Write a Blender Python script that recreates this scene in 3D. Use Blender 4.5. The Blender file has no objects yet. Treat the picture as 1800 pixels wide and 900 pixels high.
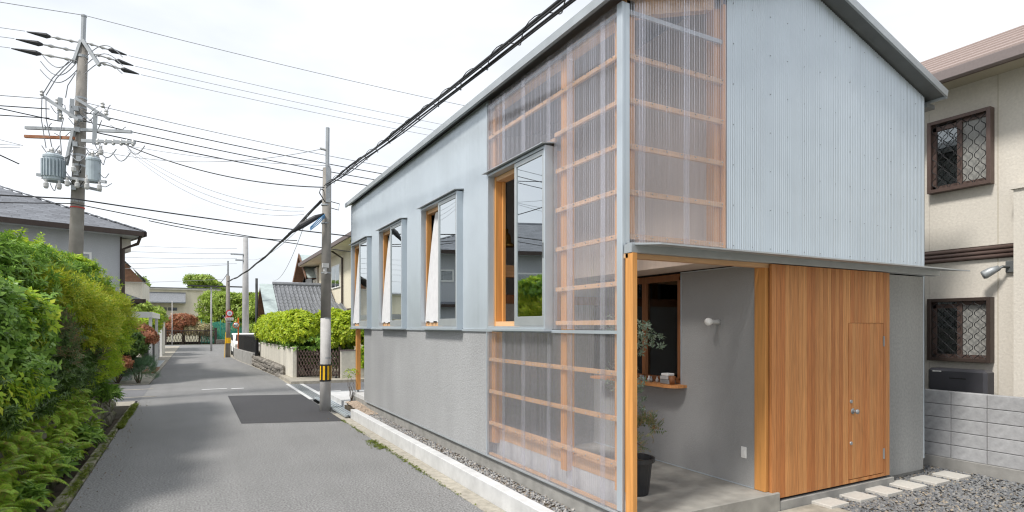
import bpy, math, random
import numpy as np
from mathutils import Vector, Matrix
sc = bpy.context.scene
random.seed(7); rng = np.random.default_rng(7)
R = math.radians
# ------------------------------------------------------------------ camera
cam = bpy.data.cameras.new('camera'); co = bpy.data.objects.new('camera', cam)
sc.collection.objects.link(co); sc.camera = co
co.location = (0, 0, 2.0); co.rotation_euler = (R(90), 0, R(-28.46))
cam.sensor_width = 36; cam.lens = 20.48; cam.shift_y = 0.0683
cam.clip_start = 0.1; cam.clip_end = 1500
# ------------------------------------------------------------------ light
SUN_EL, SUN_DIR = 52, Vector((-0.9, -0.22, 0)).normalized()
sd = (SUN_DIR * math.cos(R(SUN_EL)) + Vector((0, 0, math.sin(R(SUN_EL))))).normalized()
sun = bpy.data.lights.new('sun', 'SUN'); sun.energy = 1.3; sun.angle = R(10.0); sun.color = (1, .955, .89)
so = bpy.data.objects.new('sun', sun); sc.collection.objects.link(so)
so.rotation_euler = sd.to_track_quat('Z', 'Y').to_euler(); so.location = (-20, 0, 40)
w = bpy.data.worlds.new('World'); sc.world = w; w.use_nodes = True
nt = w.node_tree; N = nt.nodes; L = nt.links; N.clear()
out = N.new('ShaderNodeOutputWorld'); bg = N.new('ShaderNodeBackground'); bg.inputs[1].default_value = 0.1
sky = N.new('ShaderNodeTexSky'); sky.sky_type = 'NISHITA'; sky.sun_disc = False
sky.sun_elevation = R(SUN_EL); sky.sun_rotation = math.atan2(SUN_DIR.x, SUN_DIR.y)
sky.air_density = 1.0; sky.dust_density = 2.0
tc = N.new('ShaderNodeTexCoord'); mp = N.new('ShaderNodeMapping'); mp.inputs['Scale'].default_value = (1, 1, 2.6)
nz = N.new('ShaderNodeTexNoise'); nz.inputs['Scale'].default_value = 2.0; nz.inputs['Detail'].default_value = 5; nz.inputs['Roughness'].default_value = .52
cr = N.new('ShaderNodeValToRGB'); cr.color_ramp.elements[0].position = .34; cr.color_ramp.elements[1].position = .58
cr.color_ramp.elements[0].color = (2.9, 3.05, 3.25, 1); cr.color_ramp.elements[1].color = (3.75, 3.82, 3.93, 1)
mx = N.new('ShaderNodeMixRGB'); mx.inputs[0].default_value = .93
L.new(tc.outputs['Generated'], mp.inputs[0]); L.new(mp.outputs[0], nz.inputs['Vector']); L.new(nz.outputs['Fac'], cr.inputs[0])
L.new(sky.outputs[0], mx.inputs[1]); L.new(cr.outputs[0], mx.inputs[2]); L.new(mx.outputs[0], bg.inputs[0]); L.new(bg.outputs[0], out.inputs[0])
sc.view_settings.view_transform = 'Standard'; sc.view_settings.look = 'None'
sc.view_settings.exposure = 1.6; sc.view_settings.gamma = 1
sc.cycles.filter_width = 1.2; sc.cycles.transparent_max_bounces = 24; sc.cycles.max_bounces = 8; sc.cycles.diffuse_bounces = 4
# ------------------------------------------------------------------ materials
def mat(name, base, rough=.7, metal=0, nscale=0, namt=.25, bump=0, bscale=None, stretch=(1, 1, 1), c2=None, rand=0, spec=.4, coord='Object', streak=0, big=0, randcol=None, wear=0):
    m = bpy.data.materials.new(name); m.use_nodes = True
    t = m.node_tree; n = t.nodes; l = t.links; b = n['Principled BSDF']
    b.inputs['Roughness'].default_value = rough; b.inputs['Metallic'].default_value = metal
    b.inputs['Specular IOR Level'].default_value = spec
    col = n.new('ShaderNodeRGB'); col.outputs[0].default_value = (*base, 1); cur = col.outputs[0]
    tc = n.new('ShaderNodeTexCoord')
    def noise(scale, st, detail=4):
        mp = n.new('ShaderNodeMapping'); mp.inputs['Scale'].default_value = st; l.new(tc.outputs[coord], mp.inputs[0])
        z = n.new('ShaderNodeTexNoise'); z.inputs['Scale'].default_value = scale; z.inputs['Detail'].default_value = detail
        l.new(mp.outputs[0], z.inputs['Vector']); return z.outputs['Fac']
    def mul(cur, fac, lo, hi):
        r = n.new('ShaderNodeMapRange'); r.inputs[1].default_value = .3; r.inputs[2].default_value = .7
        r.inputs[3].default_value = lo; r.inputs[4].default_value = hi; l.new(fac, r.inputs[0])
        x = n.new('ShaderNodeVectorMath'); x.operation = 'SCALE'; l.new(cur, x.inputs[0]); l.new(r.outputs[0], x.inputs['Scale']); return x.outputs[0]
    if nscale:
        f = noise(nscale, stretch)
        if c2:
            r = n.new('ShaderNodeValToRGB'); r.color_ramp.elements[0].position = .35; r.color_ramp.elements[1].position = .65
            l.new(f, r.inputs[0]); x = n.new('ShaderNodeMixRGB'); l.new(r.outputs[0], x.inputs[0]); l.new(cur, x.inputs[1]); x.inputs[2].default_value = (*c2, 1); cur = x.outputs[0]
        else: cur = mul(cur, f, 1 - namt, 1 + namt)
    if streak: cur = mul(cur, noise(1.1, (1.6, 1.6, .25), 3), 1 - streak, 1 + streak)
    if wear: cur = mul(cur, noise(1.0, (2.6, .10, 1), 4), 1 - wear, 1 + wear); cur = mul(cur, noise(2.3, (1, .6, 1), 5), 1 - wear * .7, 1 + wear * .7)
    if big: cur = mul(cur, noise(.45, (1, 1, 1), 4), 1 - big, 1 + big)
    if rand:
        oi = n.new('ShaderNodeObjectInfo'); r = n.new('ShaderNodeMapRange'); r.inputs[3].default_value = 1 - rand; r.inputs[4].default_value = 1 + rand
        l.new(oi.outputs['Random'], r.inputs[0]); x = n.new('ShaderNodeVectorMath'); x.operation = 'SCALE'; l.new(cur, x.inputs[0]); l.new(r.outputs[0], x.inputs['Scale']); cur = x.outputs[0]
    if randcol:
        oi = n.new('ShaderNodeObjectInfo'); x = n.new('ShaderNodeMixRGB'); x.blend_type = 'MULTIPLY'; x.inputs[2].default_value = (*randcol, 1)
        wn = n.new('ShaderNodeTexWhiteNoise'); wn.noise_dimensions = '1D'; l.new(oi.outputs['Random'], wn.inputs['W']); l.new(wn.outputs['Value'], x.inputs[0]); l.new(cur, x.inputs[1]); cur = x.outputs[0]
    l.new(cur, b.inputs['Base Color'])
    if bump:
        bp = n.new('ShaderNodeBump'); bp.inputs['Strength'].default_value = bump; bp.inputs['Distance'].default_value = .01
        l.new(noise(bscale or nscale, stretch, 6), bp.inputs['Height']); l.new(bp.outputs[0], b.inputs['Normal'])
    return m
def leafmat(name, cols, trans=.35, rough=.45):
    m = bpy.data.materials.new(name); m.use_nodes = True
    t = m.node_tree; n = t.nodes; l = t.links; b = n['Principled BSDF']; b.inputs['Roughness'].default_value = rough
    b.inputs['Specular IOR Level'].default_value = .35
    g = n.new('ShaderNodeNewGeometry'); r = n.new('ShaderNodeValToRGB'); els = r.color_ramp.elements
    while len(els) < len(cols): els.new(.5)
    for i, c in enumerate(cols): els[i].position = i / max(1, len(cols) - 1); els[i].color = (*c, 1)
    l.new(g.outputs['Random Per Island'], r.inputs[0])
    tr = n.new('ShaderNodeBsdfTranslucent'); ms = n.new('ShaderNodeMixShader'); ms.inputs[0].default_value = trans
    l.new(r.outputs[0], b.inputs['Base Color']); l.new(r.outputs[0], tr.inputs[0])
    l.new(b.outputs[0], ms.inputs[1]); l.new(tr.outputs[0], ms.inputs[2]); l.new(ms.outputs[0], n['Material Output'].inputs[0]); return m
def glassmat(name, refl=.35, tint=(.9, .95, .94)):
    m = bpy.data.materials.new(name); m.use_nodes = True
    t = m.node_tree; n = t.nodes; l = t.links; n.remove(n['Principled BSDF'])
    tr = n.new('ShaderNodeBsdfTransparent'); tr.inputs[0].default_value = (*tint, 1)
    gl = n.new('ShaderNodeBsdfGlossy'); gl.inputs['Roughness'].default_value = .01; gl.inputs[0].default_value = (.9, .95, .97, 1)
    lw = n.new('ShaderNodeLayerWeight'); lw.inputs[0].default_value = .35
    r = n.new('ShaderNodeMapRange'); r.inputs[3].default_value = refl; r.inputs[4].default_value = 1; l.new(lw.outputs['Fresnel'], r.inputs[0])
    ms = n.new('ShaderNodeMixShader'); l.new(r.outputs[0], ms.inputs[0]); l.new(tr.outputs[0], ms.inputs[1]); l.new(gl.outputs[0], ms.inputs[2])
    l.new(ms.outputs[0], n['Material Output'].inputs[0]); return m
def polymat(name):
    m = bpy.data.materials.new(name); m.use_nodes = True
    t = m.node_tree; n = t.nodes; l = t.links; n.remove(n['Principled BSDF'])
    tr = n.new('ShaderNodeBsdfTransparent'); tr.inputs[0].default_value = (.97, .97, .985, 1)
    tl = n.new('ShaderNodeBsdfTranslucent'); tl.inputs[0].default_value = (.85, .86, .92, 1)
    df = n.new('ShaderNodeBsdfDiffuse'); df.inputs[0].default_value = (.82, .82, .88, 1)
    gl = n.new('ShaderNodeBsdfGlossy'); gl.inputs['Roughness'].default_value = .07; gl.inputs[0].default_value = (.95, .95, 1, 1)
    lw = n.new('ShaderNodeLayerWeight'); lw.inputs[0].default_value = .5
    ms0 = n.new('ShaderNodeMixShader'); ms0.inputs[0].default_value = .5
    l.new(tl.outputs[0], ms0.inputs[1]); l.new(df.outputs[0], ms0.inputs[2])
    ms1 = n.new('ShaderNodeMixShader'); ms1.inputs[0].default_value = .21; l.new(tr.outputs[0], ms1.inputs[1]); l.new(ms0.outputs[0], ms1.inputs[2])
    r = n.new('ShaderNodeMapRange'); r.inputs[3].default_value = .06; r.inputs[4].default_value = 1.0
    p0 = n.new('ShaderNodeMath'); p0.operation = 'POWER'; p0.inputs[1].default_value = 1.7; l.new(lw.outputs['Facing'], p0.inputs[0]); l.new(p0.outputs[0], r.inputs[0]); p = r
    ms2 = n.new('ShaderNodeMixShader'); l.new(p.outputs[0], ms2.inputs[0]); l.new(ms1.outputs[0], ms2.inputs[1]); l.new(gl.outputs[0], ms2.inputs[2])
    l.new(ms2.outputs[0], n['Material Output'].inputs[0]); return m
def netmat(name, col, a):
    m = bpy.data.materials.new(name); m.use_nodes = True
    b = m.node_tree.nodes['Principled BSDF']; b.inputs['Base Color'].default_value = (*col, 1); b.inputs['Alpha'].default_value = a; return m
def emit(name, col, s):
    m = bpy.data.materials.new(name); m.use_nodes = True
    b = m.node_tree.nodes['Principled BSDF']; b.inputs['Emission Color'].default_value = (*col, 1); b.inputs['Emission Strength'].default_value = s; return m
M = {}
M['asphalt'] = mat('asphalt', (.198, .198, .197), .9, nscale=46, namt=.5, bump=.6, bscale=90, big=.08, wear=.055)
M['asphalt_patch'] = mat('asphalt_patch', (.052, .052, .056), .9, nscale=110, namt=.3, bump=.5, bscale=120, big=.12)
M['asphalt_lane'] = mat('asphalt_lane', (.15, .152, .16), .9, nscale=60, namt=.25, bump=.4, bscale=100, big=.1)
M['soil'] = mat('soil', (.075, .06, .04), .95, nscale=9, namt=.4, bump=.6, bscale=14)
M['grass_soil'] = mat('grass_soil', (.07, .085, .035), .95, nscale=2, namt=.4, bump=.5, bscale=10)
M['concrete'] = mat('concrete', (.53, .535, .535), .85, nscale=7, namt=.09, bump=.15, bscale=60, streak=.05)
M['concrete_dark'] = mat('concrete_dark', (.29, .285, .27), .9, nscale=6, namt=.16, bump=.25, bscale=50, streak=.1)
M['concrete_old'] = mat('concrete_old', (.34, .315, .265), .9, nscale=11, namt=.2, bump=.4, bscale=45, big=.15)
M['concrete_moss'] = mat('concrete_moss', (.25, .225, .18), .95, nscale=5, bump=.5, bscale=35, c2=(.085, .10, .03))
M['porch_floor'] = mat('porch_floor', (.30, .29, .265), .75, nscale=5, namt=.2, bump=.15, bscale=60, big=.12)
M['stucco'] = mat('stucco', (.325, .33, .335), .95, nscale=42, namt=.2, bump=.9, bscale=90, streak=.07, big=.13)
M['stucco_porch'] = mat('stucco_porch', (.32, .322, .32), .95, nscale=120, namt=.16, bump=.5, bscale=120, big=.06)
M['stucco_smooth'] = mat('stucco_smooth', (.30, .305, .30), .92, nscale=30, namt=.1, bump=.25, bscale=60, streak=.12)
M['galv'] = mat('galv', (.51, .565, .61), .34, .45, nscale=3, namt=.025, streak=.035, spec=.5)
M['galv_trim'] = mat('galv_trim', (.40, .43, .45), .45, .4, nscale=4, namt=.08)
M['steel_dark'] = mat('steel_dark', (.16, .17, .175), .5, .5, nscale=5, namt=.1)
M['sash'] = mat('sash', (.47, .50, .51), .4, .5, nscale=5, namt=.05)
M['poly'] = polymat('poly')
M['cedar'] = mat('cedar', (.57, .275, .10), .6, nscale=9, namt=.2, stretch=(6, 6, .35), bump=.15, bscale=14, rand=.09, randcol=(.74, .57, .48))
M['fir'] = mat('fir', (.62, .29, .085), .55, nscale=6, namt=.14, stretch=(5, 5, .3), rand=.06)
M['fir_y'] = mat('fir_y', (.60, .36, .19), .6, nscale=6, namt=.14, stretch=(5, .3, 5), rand=.10)
M['fir_x'] = mat('fir_x', (.60, .36, .19), .6, nscale=6, namt=.14, stretch=(.3, 5, 5), rand=.08)
M['ply'] = mat('ply', (.60, .49, .41), .75, nscale=5, namt=.06, stretch=(4, 4, .3))
M['room'] = mat('room', (.5, .48, .46), .9, nscale=3, namt=.08)
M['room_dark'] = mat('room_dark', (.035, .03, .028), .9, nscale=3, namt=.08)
M['brownwood'] = mat('brownwood', (.22, .09, .035), .55, nscale=6, namt=.2, stretch=(5, 5, .4))
M['glass'] = glassmat('glass', .62); M['glass_dark'] = glassmat('glass_dark', .12, (.6, .62, .62)); M['glass_soft'] = glassmat('glass_soft', .06, (.8, .82, .82))
M['white'] = mat('white', (.80, .80, .78), .5, nscale=4, namt=.03)
M['white_cloth'] = mat('white_cloth', (.62, .62, .63), .9, nscale=8, namt=.05)
M['blue_cloth'] = mat('blue_cloth', (.05, .10, .55), .9, nscale=8, namt=.1)
M['green_cloth'] = mat('green_cloth', (.05, .13, .11), .9, nscale=8, namt=.1)
M['brass'] = mat('brass', (.45, .30, .10), .35, .9, nscale=6, namt=.1)
M['black'] = mat('black', (.018, .018, .02), .5, nscale=6, namt=.15)
M['black_plastic'] = mat('black_plastic', (.022, .023, .025), .42, nscale=8, namt=.2)
M['wire'] = mat('wire', (.035, .036, .04), .6, nscale=3, namt=.1)
M['wire_thin'] = mat('wire_thin', (.27, .28, .30), .6, nscale=3, namt=.1)
M['pole'] = mat('pole', (.24, .225, .205), .85, nscale=4, namt=.15, bump=.2, bscale=30, streak=.15)
M['pole_pale'] = mat('pole_pale', (.46, .45, .44), .8, nscale=5, namt=.08, streak=.08)
M['pole_grey'] = mat('pole_grey', (.36, .36, .36), .8, nscale=4, namt=.1, streak=.1)
M['steel'] = mat('steel', (.34, .36, .375), .5, .5, nscale=5, namt=.15)
M['rust'] = mat('rust', (.30, .11, .05), .85, nscale=8, c2=(.36, .20, .13))
M['trans'] = mat('trans', (.38, .44, .48), .5, .1, nscale=6, namt=.1, streak=.1)
M['porcelain'] = mat('porcelain', (.46, .46, .455), .35, nscale=6, namt=.08)
M['yellow'] = mat('yellow', (.80, .47, .015), .5, nscale=9, namt=.1)
M['red'] = mat('red', (.55, .04, .035), .5, nscale=6, namt=.1); M['orange'] = mat('orange', (.75, .19, .03), .5, nscale=6, namt=.1)
M['blue_cable'] = mat('blue_cable', (.06, .22, .42), .5, nscale=6, namt=.1)
M['mirror'] = mat('mirror', (.6, .62, .63), .1, .95, nscale=3, namt=.03)
M['signface'] = mat('signface', (.62, .68, .78), .5, nscale=5, namt=.04)
M['block'] = mat('block', (.345, .35, .36), .95, nscale=16, namt=.12, bump=.4, bscale=90, rand=.07, streak=.08)
M['mortar'] = mat('mortar', (.17, .17, .172), .95, nscale=20, namt=.15)
M['siding'] = mat('siding', (.60, .565, .505), .9, nscale=30, namt=.06, bump=.4, bscale=34, streak=.04)
M['siding_grey'] = mat('siding_grey', (.46, .475, .50), .9, nscale=30, namt=.07, bump=.3, bscale=40, streak=.07)
M['cream'] = mat('cream', (.68, .63, .50), .9, nscale=12, namt=.07, bump=.2, bscale=40, streak=.07)
M['cream_wall'] = mat('cream_wall', (.56, .535, .465), .9, nscale=12, namt=.08, bump=.3, bscale=40, streak=.14)
M['brown_alu'] = mat('brown_alu', (.062, .045, .038), .45, .3, nscale=6, namt=.12)
M['brown_alu2'] = mat('brown_alu2', (.12, .083, .072), .45, .3, nscale=6, namt=.12)
M['brown_gutter'] = mat('brown_gutter', (.185, .155, .15), .55, nscale=40, namt=.06)
M['roof_pink'] = mat('roof_pink', (.30, .238, .218), .75, nscale=40, namt=.08, rand=.05)
M['soffit'] = mat('soffit', (.42, .385, .30), .8, nscale=30, namt=.05)
M['slate'] = mat('slate', (.155, .165, .185), .75, nscale=14, namt=.18, rand=.16)
M['kawara'] = mat('kawara', (.19, .20, .215), .5, nscale=8, namt=.2, rand=.12)
M['copper_green'] = mat('copper_green', (.40, .47, .465), .6, nscale=5, namt=.12)
M['timber_brown'] = mat('timber_brown', (.16, .085, .05), .75, nscale=6, namt=.25, rand=.2)
M['stone'] = mat('stone', (.20, .185, .165), .95, nscale=9, namt=.3, bump=.8, bscale=22, rand=.25)
M['stone_moss'] = mat('stone_moss', (.17, .155, .125), .95, nscale=6, bump=.9, bscale=24, c2=(.085, .095, .035), rand=.25)
M['paver'] = mat('paver', (.50, .485, .45), .85, nscale=30, namt=.06, bump=.2, bscale=60, rand=.05)
M['bark'] = mat('bark', (.10, .075, .055), .95, nscale=14, namt=.35, bump=.8, bscale=25, stretch=(1, 1, .3))
M['teal'] = netmat('teal', (.03, .36, .30), .55); M['teal_post'] = mat('teal_post', (.03, .30, .26), .6, nscale=5, namt=.1)
def rockmat(name, cols):
    m = leafmat(name, cols, 0, .8); return m
M['gravel'] = rockmat('gravel', [(.10, .105, .115), (.17, .175, .185), (.125, .14, .155), (.20, .20, .20), (.26, .26, .255), (.14, .15, .16), (.36, .30, .22)])
M['gravel_pale'] = rockmat('gravel_pale', [(.34, .34, .33), (.19, .19, .195), (.14, .15, .165), (.42, .41, .39), (.26, .22, .18), (.10, .105, .115)])
M['gravel_brown'] = rockmat('gravel_brown', [(.44, .33, .24), (.36, .29, .23), (.50, .40, .31), (.30, .26, .22)])
M['lf_dark'] = leafmat('lf_dark', [(0.047, 0.096, 0.022), (0.098, 0.173, 0.035), (0.065, 0.129, 0.027), (0.16, 0.26, 0.05)], .25, .35)
M['lf_gloss'] = leafmat('lf_gloss', [(0.112, 0.219, 0.039), (0.204, 0.365, 0.058), (0.295, 0.475, 0.078), (0.135, 0.273, 0.046)], .3, .35)
M['lf_yellow'] = leafmat('lf_yellow', [(0.34, 0.45, 0.03), (0.5, 0.54, 0.045), (0.26, 0.4, 0.03), (0.55, 0.55, 0.06), (0.44, 0.47, 0.06), (0.2, 0.34, 0.035)], .42)
M['lf_lime'] = leafmat('lf_lime', [(0.291, 0.489, 0.039), (0.494, 0.651, 0.046), (0.202, 0.362, 0.033), (0.6, 0.651, 0.065)], .4)
M['lf_hedge'] = leafmat('lf_hedge', [(0.345, 0.503, 0.03), (0.552, 0.651, 0.04), (0.23, 0.354, 0.026), (0.6, 0.651, 0.046)], .35)
M['lf_olive'] = leafmat('lf_olive', [(0.176, 0.211, 0.088), (0.106, 0.158, 0.07), (0.264, 0.246, 0.123), (0.299, 0.158, 0.088)], .3)
M['lf_fern'] = leafmat('lf_fern', [(0.326, 0.554, 0.066), (0.523, 0.651, 0.095), (0.244, 0.422, 0.055), (0.426, 0.651, 0.076), (0.32, 0.22, 0.08)], .35)
M['lf_tree'] = leafmat('lf_tree', [(0.239, 0.35, 0.056), (0.368, 0.507, 0.075), (0.173, 0.263, 0.044), (0.477, 0.578, 0.1)], .3)
M['lf_red'] = leafmat('lf_red', [(0.462, 0.169, 0.092), (0.339, 0.154, 0.092), (0.554, 0.231, 0.123), (0.231, 0.185, 0.077)], .3)
M['lf_beige'] = leafmat('lf_beige', [(0.62, 0.491, 0.297), (0.475, 0.402, 0.223), (0.62, 0.564, 0.386), (0.356, 0.386, 0.149)], .3)
M['lf_silver'] = leafmat('lf_silver', [(0.176, 0.242, 0.176), (0.264, 0.341, 0.264), (0.121, 0.187, 0.11), (0.352, 0.418, 0.341)], .25)
M['dry_leaf'] = leafmat('dry_leaf', [(.16, .09, .04), (.24, .15, .06), (.10, .07, .04), (.28, .22, .08)], .1, .8)
M['lf_conifer'] = leafmat('lf_conifer', [(0.083, 0.165, 0.083), (0.132, 0.239, 0.116), (0.066, 0.132, 0.066)], .2)
M['moss'] = leafmat('moss', [(.14, .20, .02), (.20, .25, .03), (.10, .15, .02), (.25, .26, .05)], .3)
# ------------------------------------------------------------------ mesh helpers
LINK = sc.collection.objects.link
class MB:
    def __init__(s): s.v = []; s.f = []
    def add(s, vs, fs):
        o = len(s.v); s.v += [tuple(x) for x in vs]; s.f += [tuple(i + o for i in f) for f in fs]; return s
    def box(s, x0, x1, y0, y1, z0, z1):
        return s.add([(x0, y0, z0), (x1, y0, z0), (x1, y1, z0), (x0, y1, z0), (x0, y0, z1), (x1, y0, z1), (x1, y1, z1), (x0, y1, z1)],
                     [(3, 2, 1, 0), (4, 5, 6, 7), (0, 1, 5, 4), (1, 2, 6, 5), (2, 3, 7, 6), (3, 0, 4, 7)])
    def bar(s, p, q, a, b, up=(0, 0, 1)):
        p = Vector(p); q = Vector(q); d = (q - p).normalized(); u = Vector(up)
        if abs(d.dot(u)) > .99: u = Vector((0, 1, 0))
        x = d.cross(u).normalized(); y = x.cross(d).normalized(); x *= a / 2; y *= b / 2
        return s.add([p - x - y, p + x - y, p + x + y, p - x + y, q - x - y, q + x - y, q + x + y, q - x + y],
                     [(0, 1, 2, 3), (7, 6, 5, 4), (4, 5, 1, 0), (5, 6, 2, 1), (6, 7, 3, 2), (7, 4, 0, 3)])
    def tube(s, pts, r, n=8, cap=True):
        pts = [Vector(p) for p in pts]; k = len(pts); rs = r if isinstance(r, (list, tuple)) else [r] * k; o = len(s.v); prev = None
        for i, p in enumerate(pts):
            d = (pts[min(i + 1, k - 1)] - pts[max(i - 1, 0)])
            d = d.normalized() if d.length > 1e-9 else Vector((0, 0, 1))
            u = Vector((0, 0, 1)) if abs(d.z) < .9 else Vector((1, 0, 0))
            if prev is not None: u = prev
            x = d.cross(u)
            if x.length < 1e-6: x = d.cross(Vector((0, 1, 0)))
            x.normalize(); y = x.cross(d).normalized(); prev = y
            for j in range(n):
                a = 2 * math.pi * j / n; s.v.append(tuple(p + x * math.cos(a) * rs[i] + y * math.sin(a) * rs[i]))
        for i in range(k - 1):
            for j in range(n):
                a = o + i * n + j; b = o + i * n + (j + 1) % n; s.f.append((a, b, b + n, a + n))
        if cap: s.f.append(tuple(o + j for j in range(n))[::-1]); s.f.append(tuple(o + (k - 1) * n + j for j in range(n)))
        return s
    def lathe(s, c, prof, n=16):
        c = Vector(c); o = len(s.v)
        for r, z in prof:
            for j in range(n):
                a = 2 * math.pi * j / n; s.v.append((c.x + r * math.cos(a), c.y + r * math.sin(a), c.z + z))
        for i in range(len(prof) - 1):
            for j in range(n):
                a = o + i * n + j; b = o + i * n + (j + 1) % n; s.f.append((a, b, b + n, a + n))
        s.f.append(tuple(o + j for j in range(n))[::-1]); s.f.append(tuple(o + (len(prof) - 1) * n + j for j in range(n))); return s
    def prism(s, poly, a0, a1, axis='z'):
        # poly: list of 2D points; extruded along axis
        def P(p, a): return (p[0], p[1], a) if axis == 'z' else ((a, p[0], p[1]) if axis == 'x' else (p[0], a, p[1]))
        n = len(poly); vs = [P(p, a0) for p in poly] + [P(p, a1) for p in poly]
        return s.add(vs, [tuple(range(n))[::-1], tuple(range(n, 2 * n))] + [(i, (i + 1) % n, n + (i + 1) % n, n + i) for i in range(n)])
    def build(s, name, m, parent=None, smooth=False, bevel=0):
        me = bpy.data.meshes.new(name); me.from_pydata(s.v, [], s.f); me.update(); return link(name, me, m, parent, smooth, bevel)
def link(name, me, m, parent=None, smooth=False, bevel=0):
    import bmesh
    bm = bmesh.new(); bm.from_mesh(me); bmesh.ops.recalc_face_normals(bm, faces=bm.faces)
    if bevel: bmesh.ops.bevel(bm, geom=[e for e in bm.edges], offset=bevel, segments=1, affect='EDGES')
    bm.to_mesh(me); bm.free()
    if smooth: me.polygons.foreach_set('use_smooth', [True] * len(me.polygons))
    o = bpy.data.objects.new(name, me); LINK(o); me.materials.append(M[m] if isinstance(m, str) else m)
    if parent: o.parent = parent
    return o
def npmesh(name, V, F, m, parent=None, smooth=False):
    me = bpy.data.meshes.new(name); me.vertices.add(len(V)); me.vertices.foreach_set('co', np.asarray(V, np.float32).ravel())
    F = np.asarray(F, np.int32); k = F.shape[1]
    me.loops.add(F.size); me.loops.foreach_set('vertex_index', F.ravel()); me.polygons.add(len(F))
    me.polygons.foreach_set('loop_start', np.arange(0, F.size, k, dtype=np.int32)); me.update(calc_edges=True)
    if smooth: me.polygons.foreach_set('use_smooth', [True] * len(F))
    o = bpy.data.objects.new(name, me); LINK(o); me.materials.append(M[m] if isinstance(m, str) else m)
    if parent: o.parent = parent
    return o
def tag(o, label, cat, group=None):
    o['label'] = label; o['category'] = cat
    if group: o['group'] = group
    return o
def thing(name, label, cat, group=None):     # an Empty; parts are built in world space and the last block moves it to their base
    o = bpy.data.objects.new(name, None); LINK(o); o.empty_display_size = .2; return tag(o, label, cat, group)
def struct(o): o['kind'] = 'structure'; return o
def stuff(o): o['kind'] = 'stuff'; return o
def copy_at(src, loc, parent=None, rot=None, scale=None):
    c = src.copy(); LINK(c); c.location = loc; c.parent = parent
    if rot: c.rotation_euler = rot
    if scale: c.scale = scale
    return c
def corr(axis, fixed, a0, a1, z0, ztop, pitch=.032, amp=.0055, seg=6, sign=-1, irr=.2):
    # corrugated sheet standing on axis 'x' or 'y'; ztop may be a function of the running coordinate
    n = max(2, int(round((a1 - a0) / pitch * seg))); mb = MB(); rr = [1 + random.uniform(-irr, irr) for _ in range(int((a1 - a0) / pitch) + 3)]
    for i in range(n + 1):
        a = a0 + (a1 - a0) * i / n; d = fixed + sign * amp * rr[int((a - a0) / pitch)] * math.sin(2 * math.pi * (a - a0) / pitch)
        zt = ztop(a) if callable(ztop) else ztop
        for z in (z0, zt): mb.v.append((a, d, z) if axis == 'x' else (d, a, z))
    for i in range(n): mb.f.append((2 * i, 2 * i + 2, 2 * i + 3, 2 * i + 1))
    return mb
def gz(pts, z): return [(p[0], p[1], z) for p in pts]
def sheet(name, poly, z, m, thick=None):
    mb = MB()
    if thick: mb.prism(poly, z - thick, z)
    else: mb.add(gz(poly, z), [tuple(range(len(poly)))])
    return mb.build(name, m)
# ------------------------------------------------------------------ ground, road
def rect(x0, x1, y0, y1): return [(x0, y0), (x1, y0), (x1, y1), (x0, y1)]
struct(sheet('ground', rect(-400, 400, -60, 700), -.36, 'grass_soil'))
RL = [(-6, -1.22), (8, -1.24), (17.6, -1.36), (24, -1.40), (36, -1.42), (48, -1.5), (66, -1.7)]
RR = [(66, 3.2), (52, 2.1), (41.4, 1.95), (36, 2.15), (32, 2.42), (24.4, 2.80), (17, 2.74), (-6, 2.72)]
struct(sheet('road', [(x, y) for y, x in RL] + [(x, y) for y, x in RR], 0, 'asphalt', .3))
struct(sheet('road_bend', rect(-9, 12, 66, 71), -.001, 'asphalt', .3))
struct(sheet('asphalt_patch', [(.81, 13.11), (2.72, 12.45), (2.72, 17.85), (.79, 18.51)], .005, 'asphalt_patch'))
struct(sheet('side_lane', rect(-6, -1.33, 18.4, 23.4), .003, 'asphalt_lane', .3))
struct(sheet('cross_lane', rect(3.17, 22, 16.55, 21.2), .002, 'asphalt_lane', .3))
for x0, x1, y0, y1 in ((.15, .86, 20.56, 20.74), (.98, 1.34, 20.4, 20.62), (-2.6, -1.2, 21.6, 21.75), (-2.3, -1.0, 19.3, 19.42)):
    struct(sheet('road_marking', rect(x0, x1, y0, y1), .008, 'concrete_old' if x0 < 0 else 'concrete'))
struct(sheet('left_verge', rect(-22, -1.42, 23.4, 66), .02, 'concrete_old', .3))
struct(sheet('right_verge', rect(1.96, 40, 21.2, 66), -.01, 'concrete_old', .3))
# old mossy concrete margin right of the road, new kerb, gravel bed
struct(sheet('concrete_margin', rect(2.725, 2.925, -2, 13.6), .006, 'concrete_old', .2))
k = struct(MB().box(2.93, 3.06, 3.2, 12.72, -.2, .2).build('concrete_kerb', 'concrete', bevel=.006))
struct(sheet('gutter_floor', rect(2.93, 3.2, 12.72, 16.5), -.12, 'concrete_dark', .1))
struct(sheet('gravel_bed_base', rect(3.06, 3.40, 3.2, 13.9), .145, 'soil', .3))
struct(sheet('apron', [(3.10, 13.78), (3.30, 14.3), (3.36, 14.35), (9, 14.35), (9, 16.3), (3.10, 16.3)], .20, 'concrete', .4))
struct(MB().box(3.08, 9, 16.3, 16.42, -.1, .205).build('apron_edge', 'galv_trim'))
struct(sheet('lane_margin', rect(2.70, 2.80, 16.5, 21.3), .012, 'concrete', .2))
struct(sheet('lane_margin_far', rect(3.12, 3.24, 16.5, 21.3), .012, 'concrete', .2))
struct(sheet('gate_apron', [(2.85, 21.1), (7.5, 20.6), (7.5, 22.6), (2.85, 24.2)], .10, 'concrete_old', .4))
struct(sheet('white_corner_slab', rect(3.25, 3.9, 16.9, 18.3), .016, 'concrete', .1))
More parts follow.
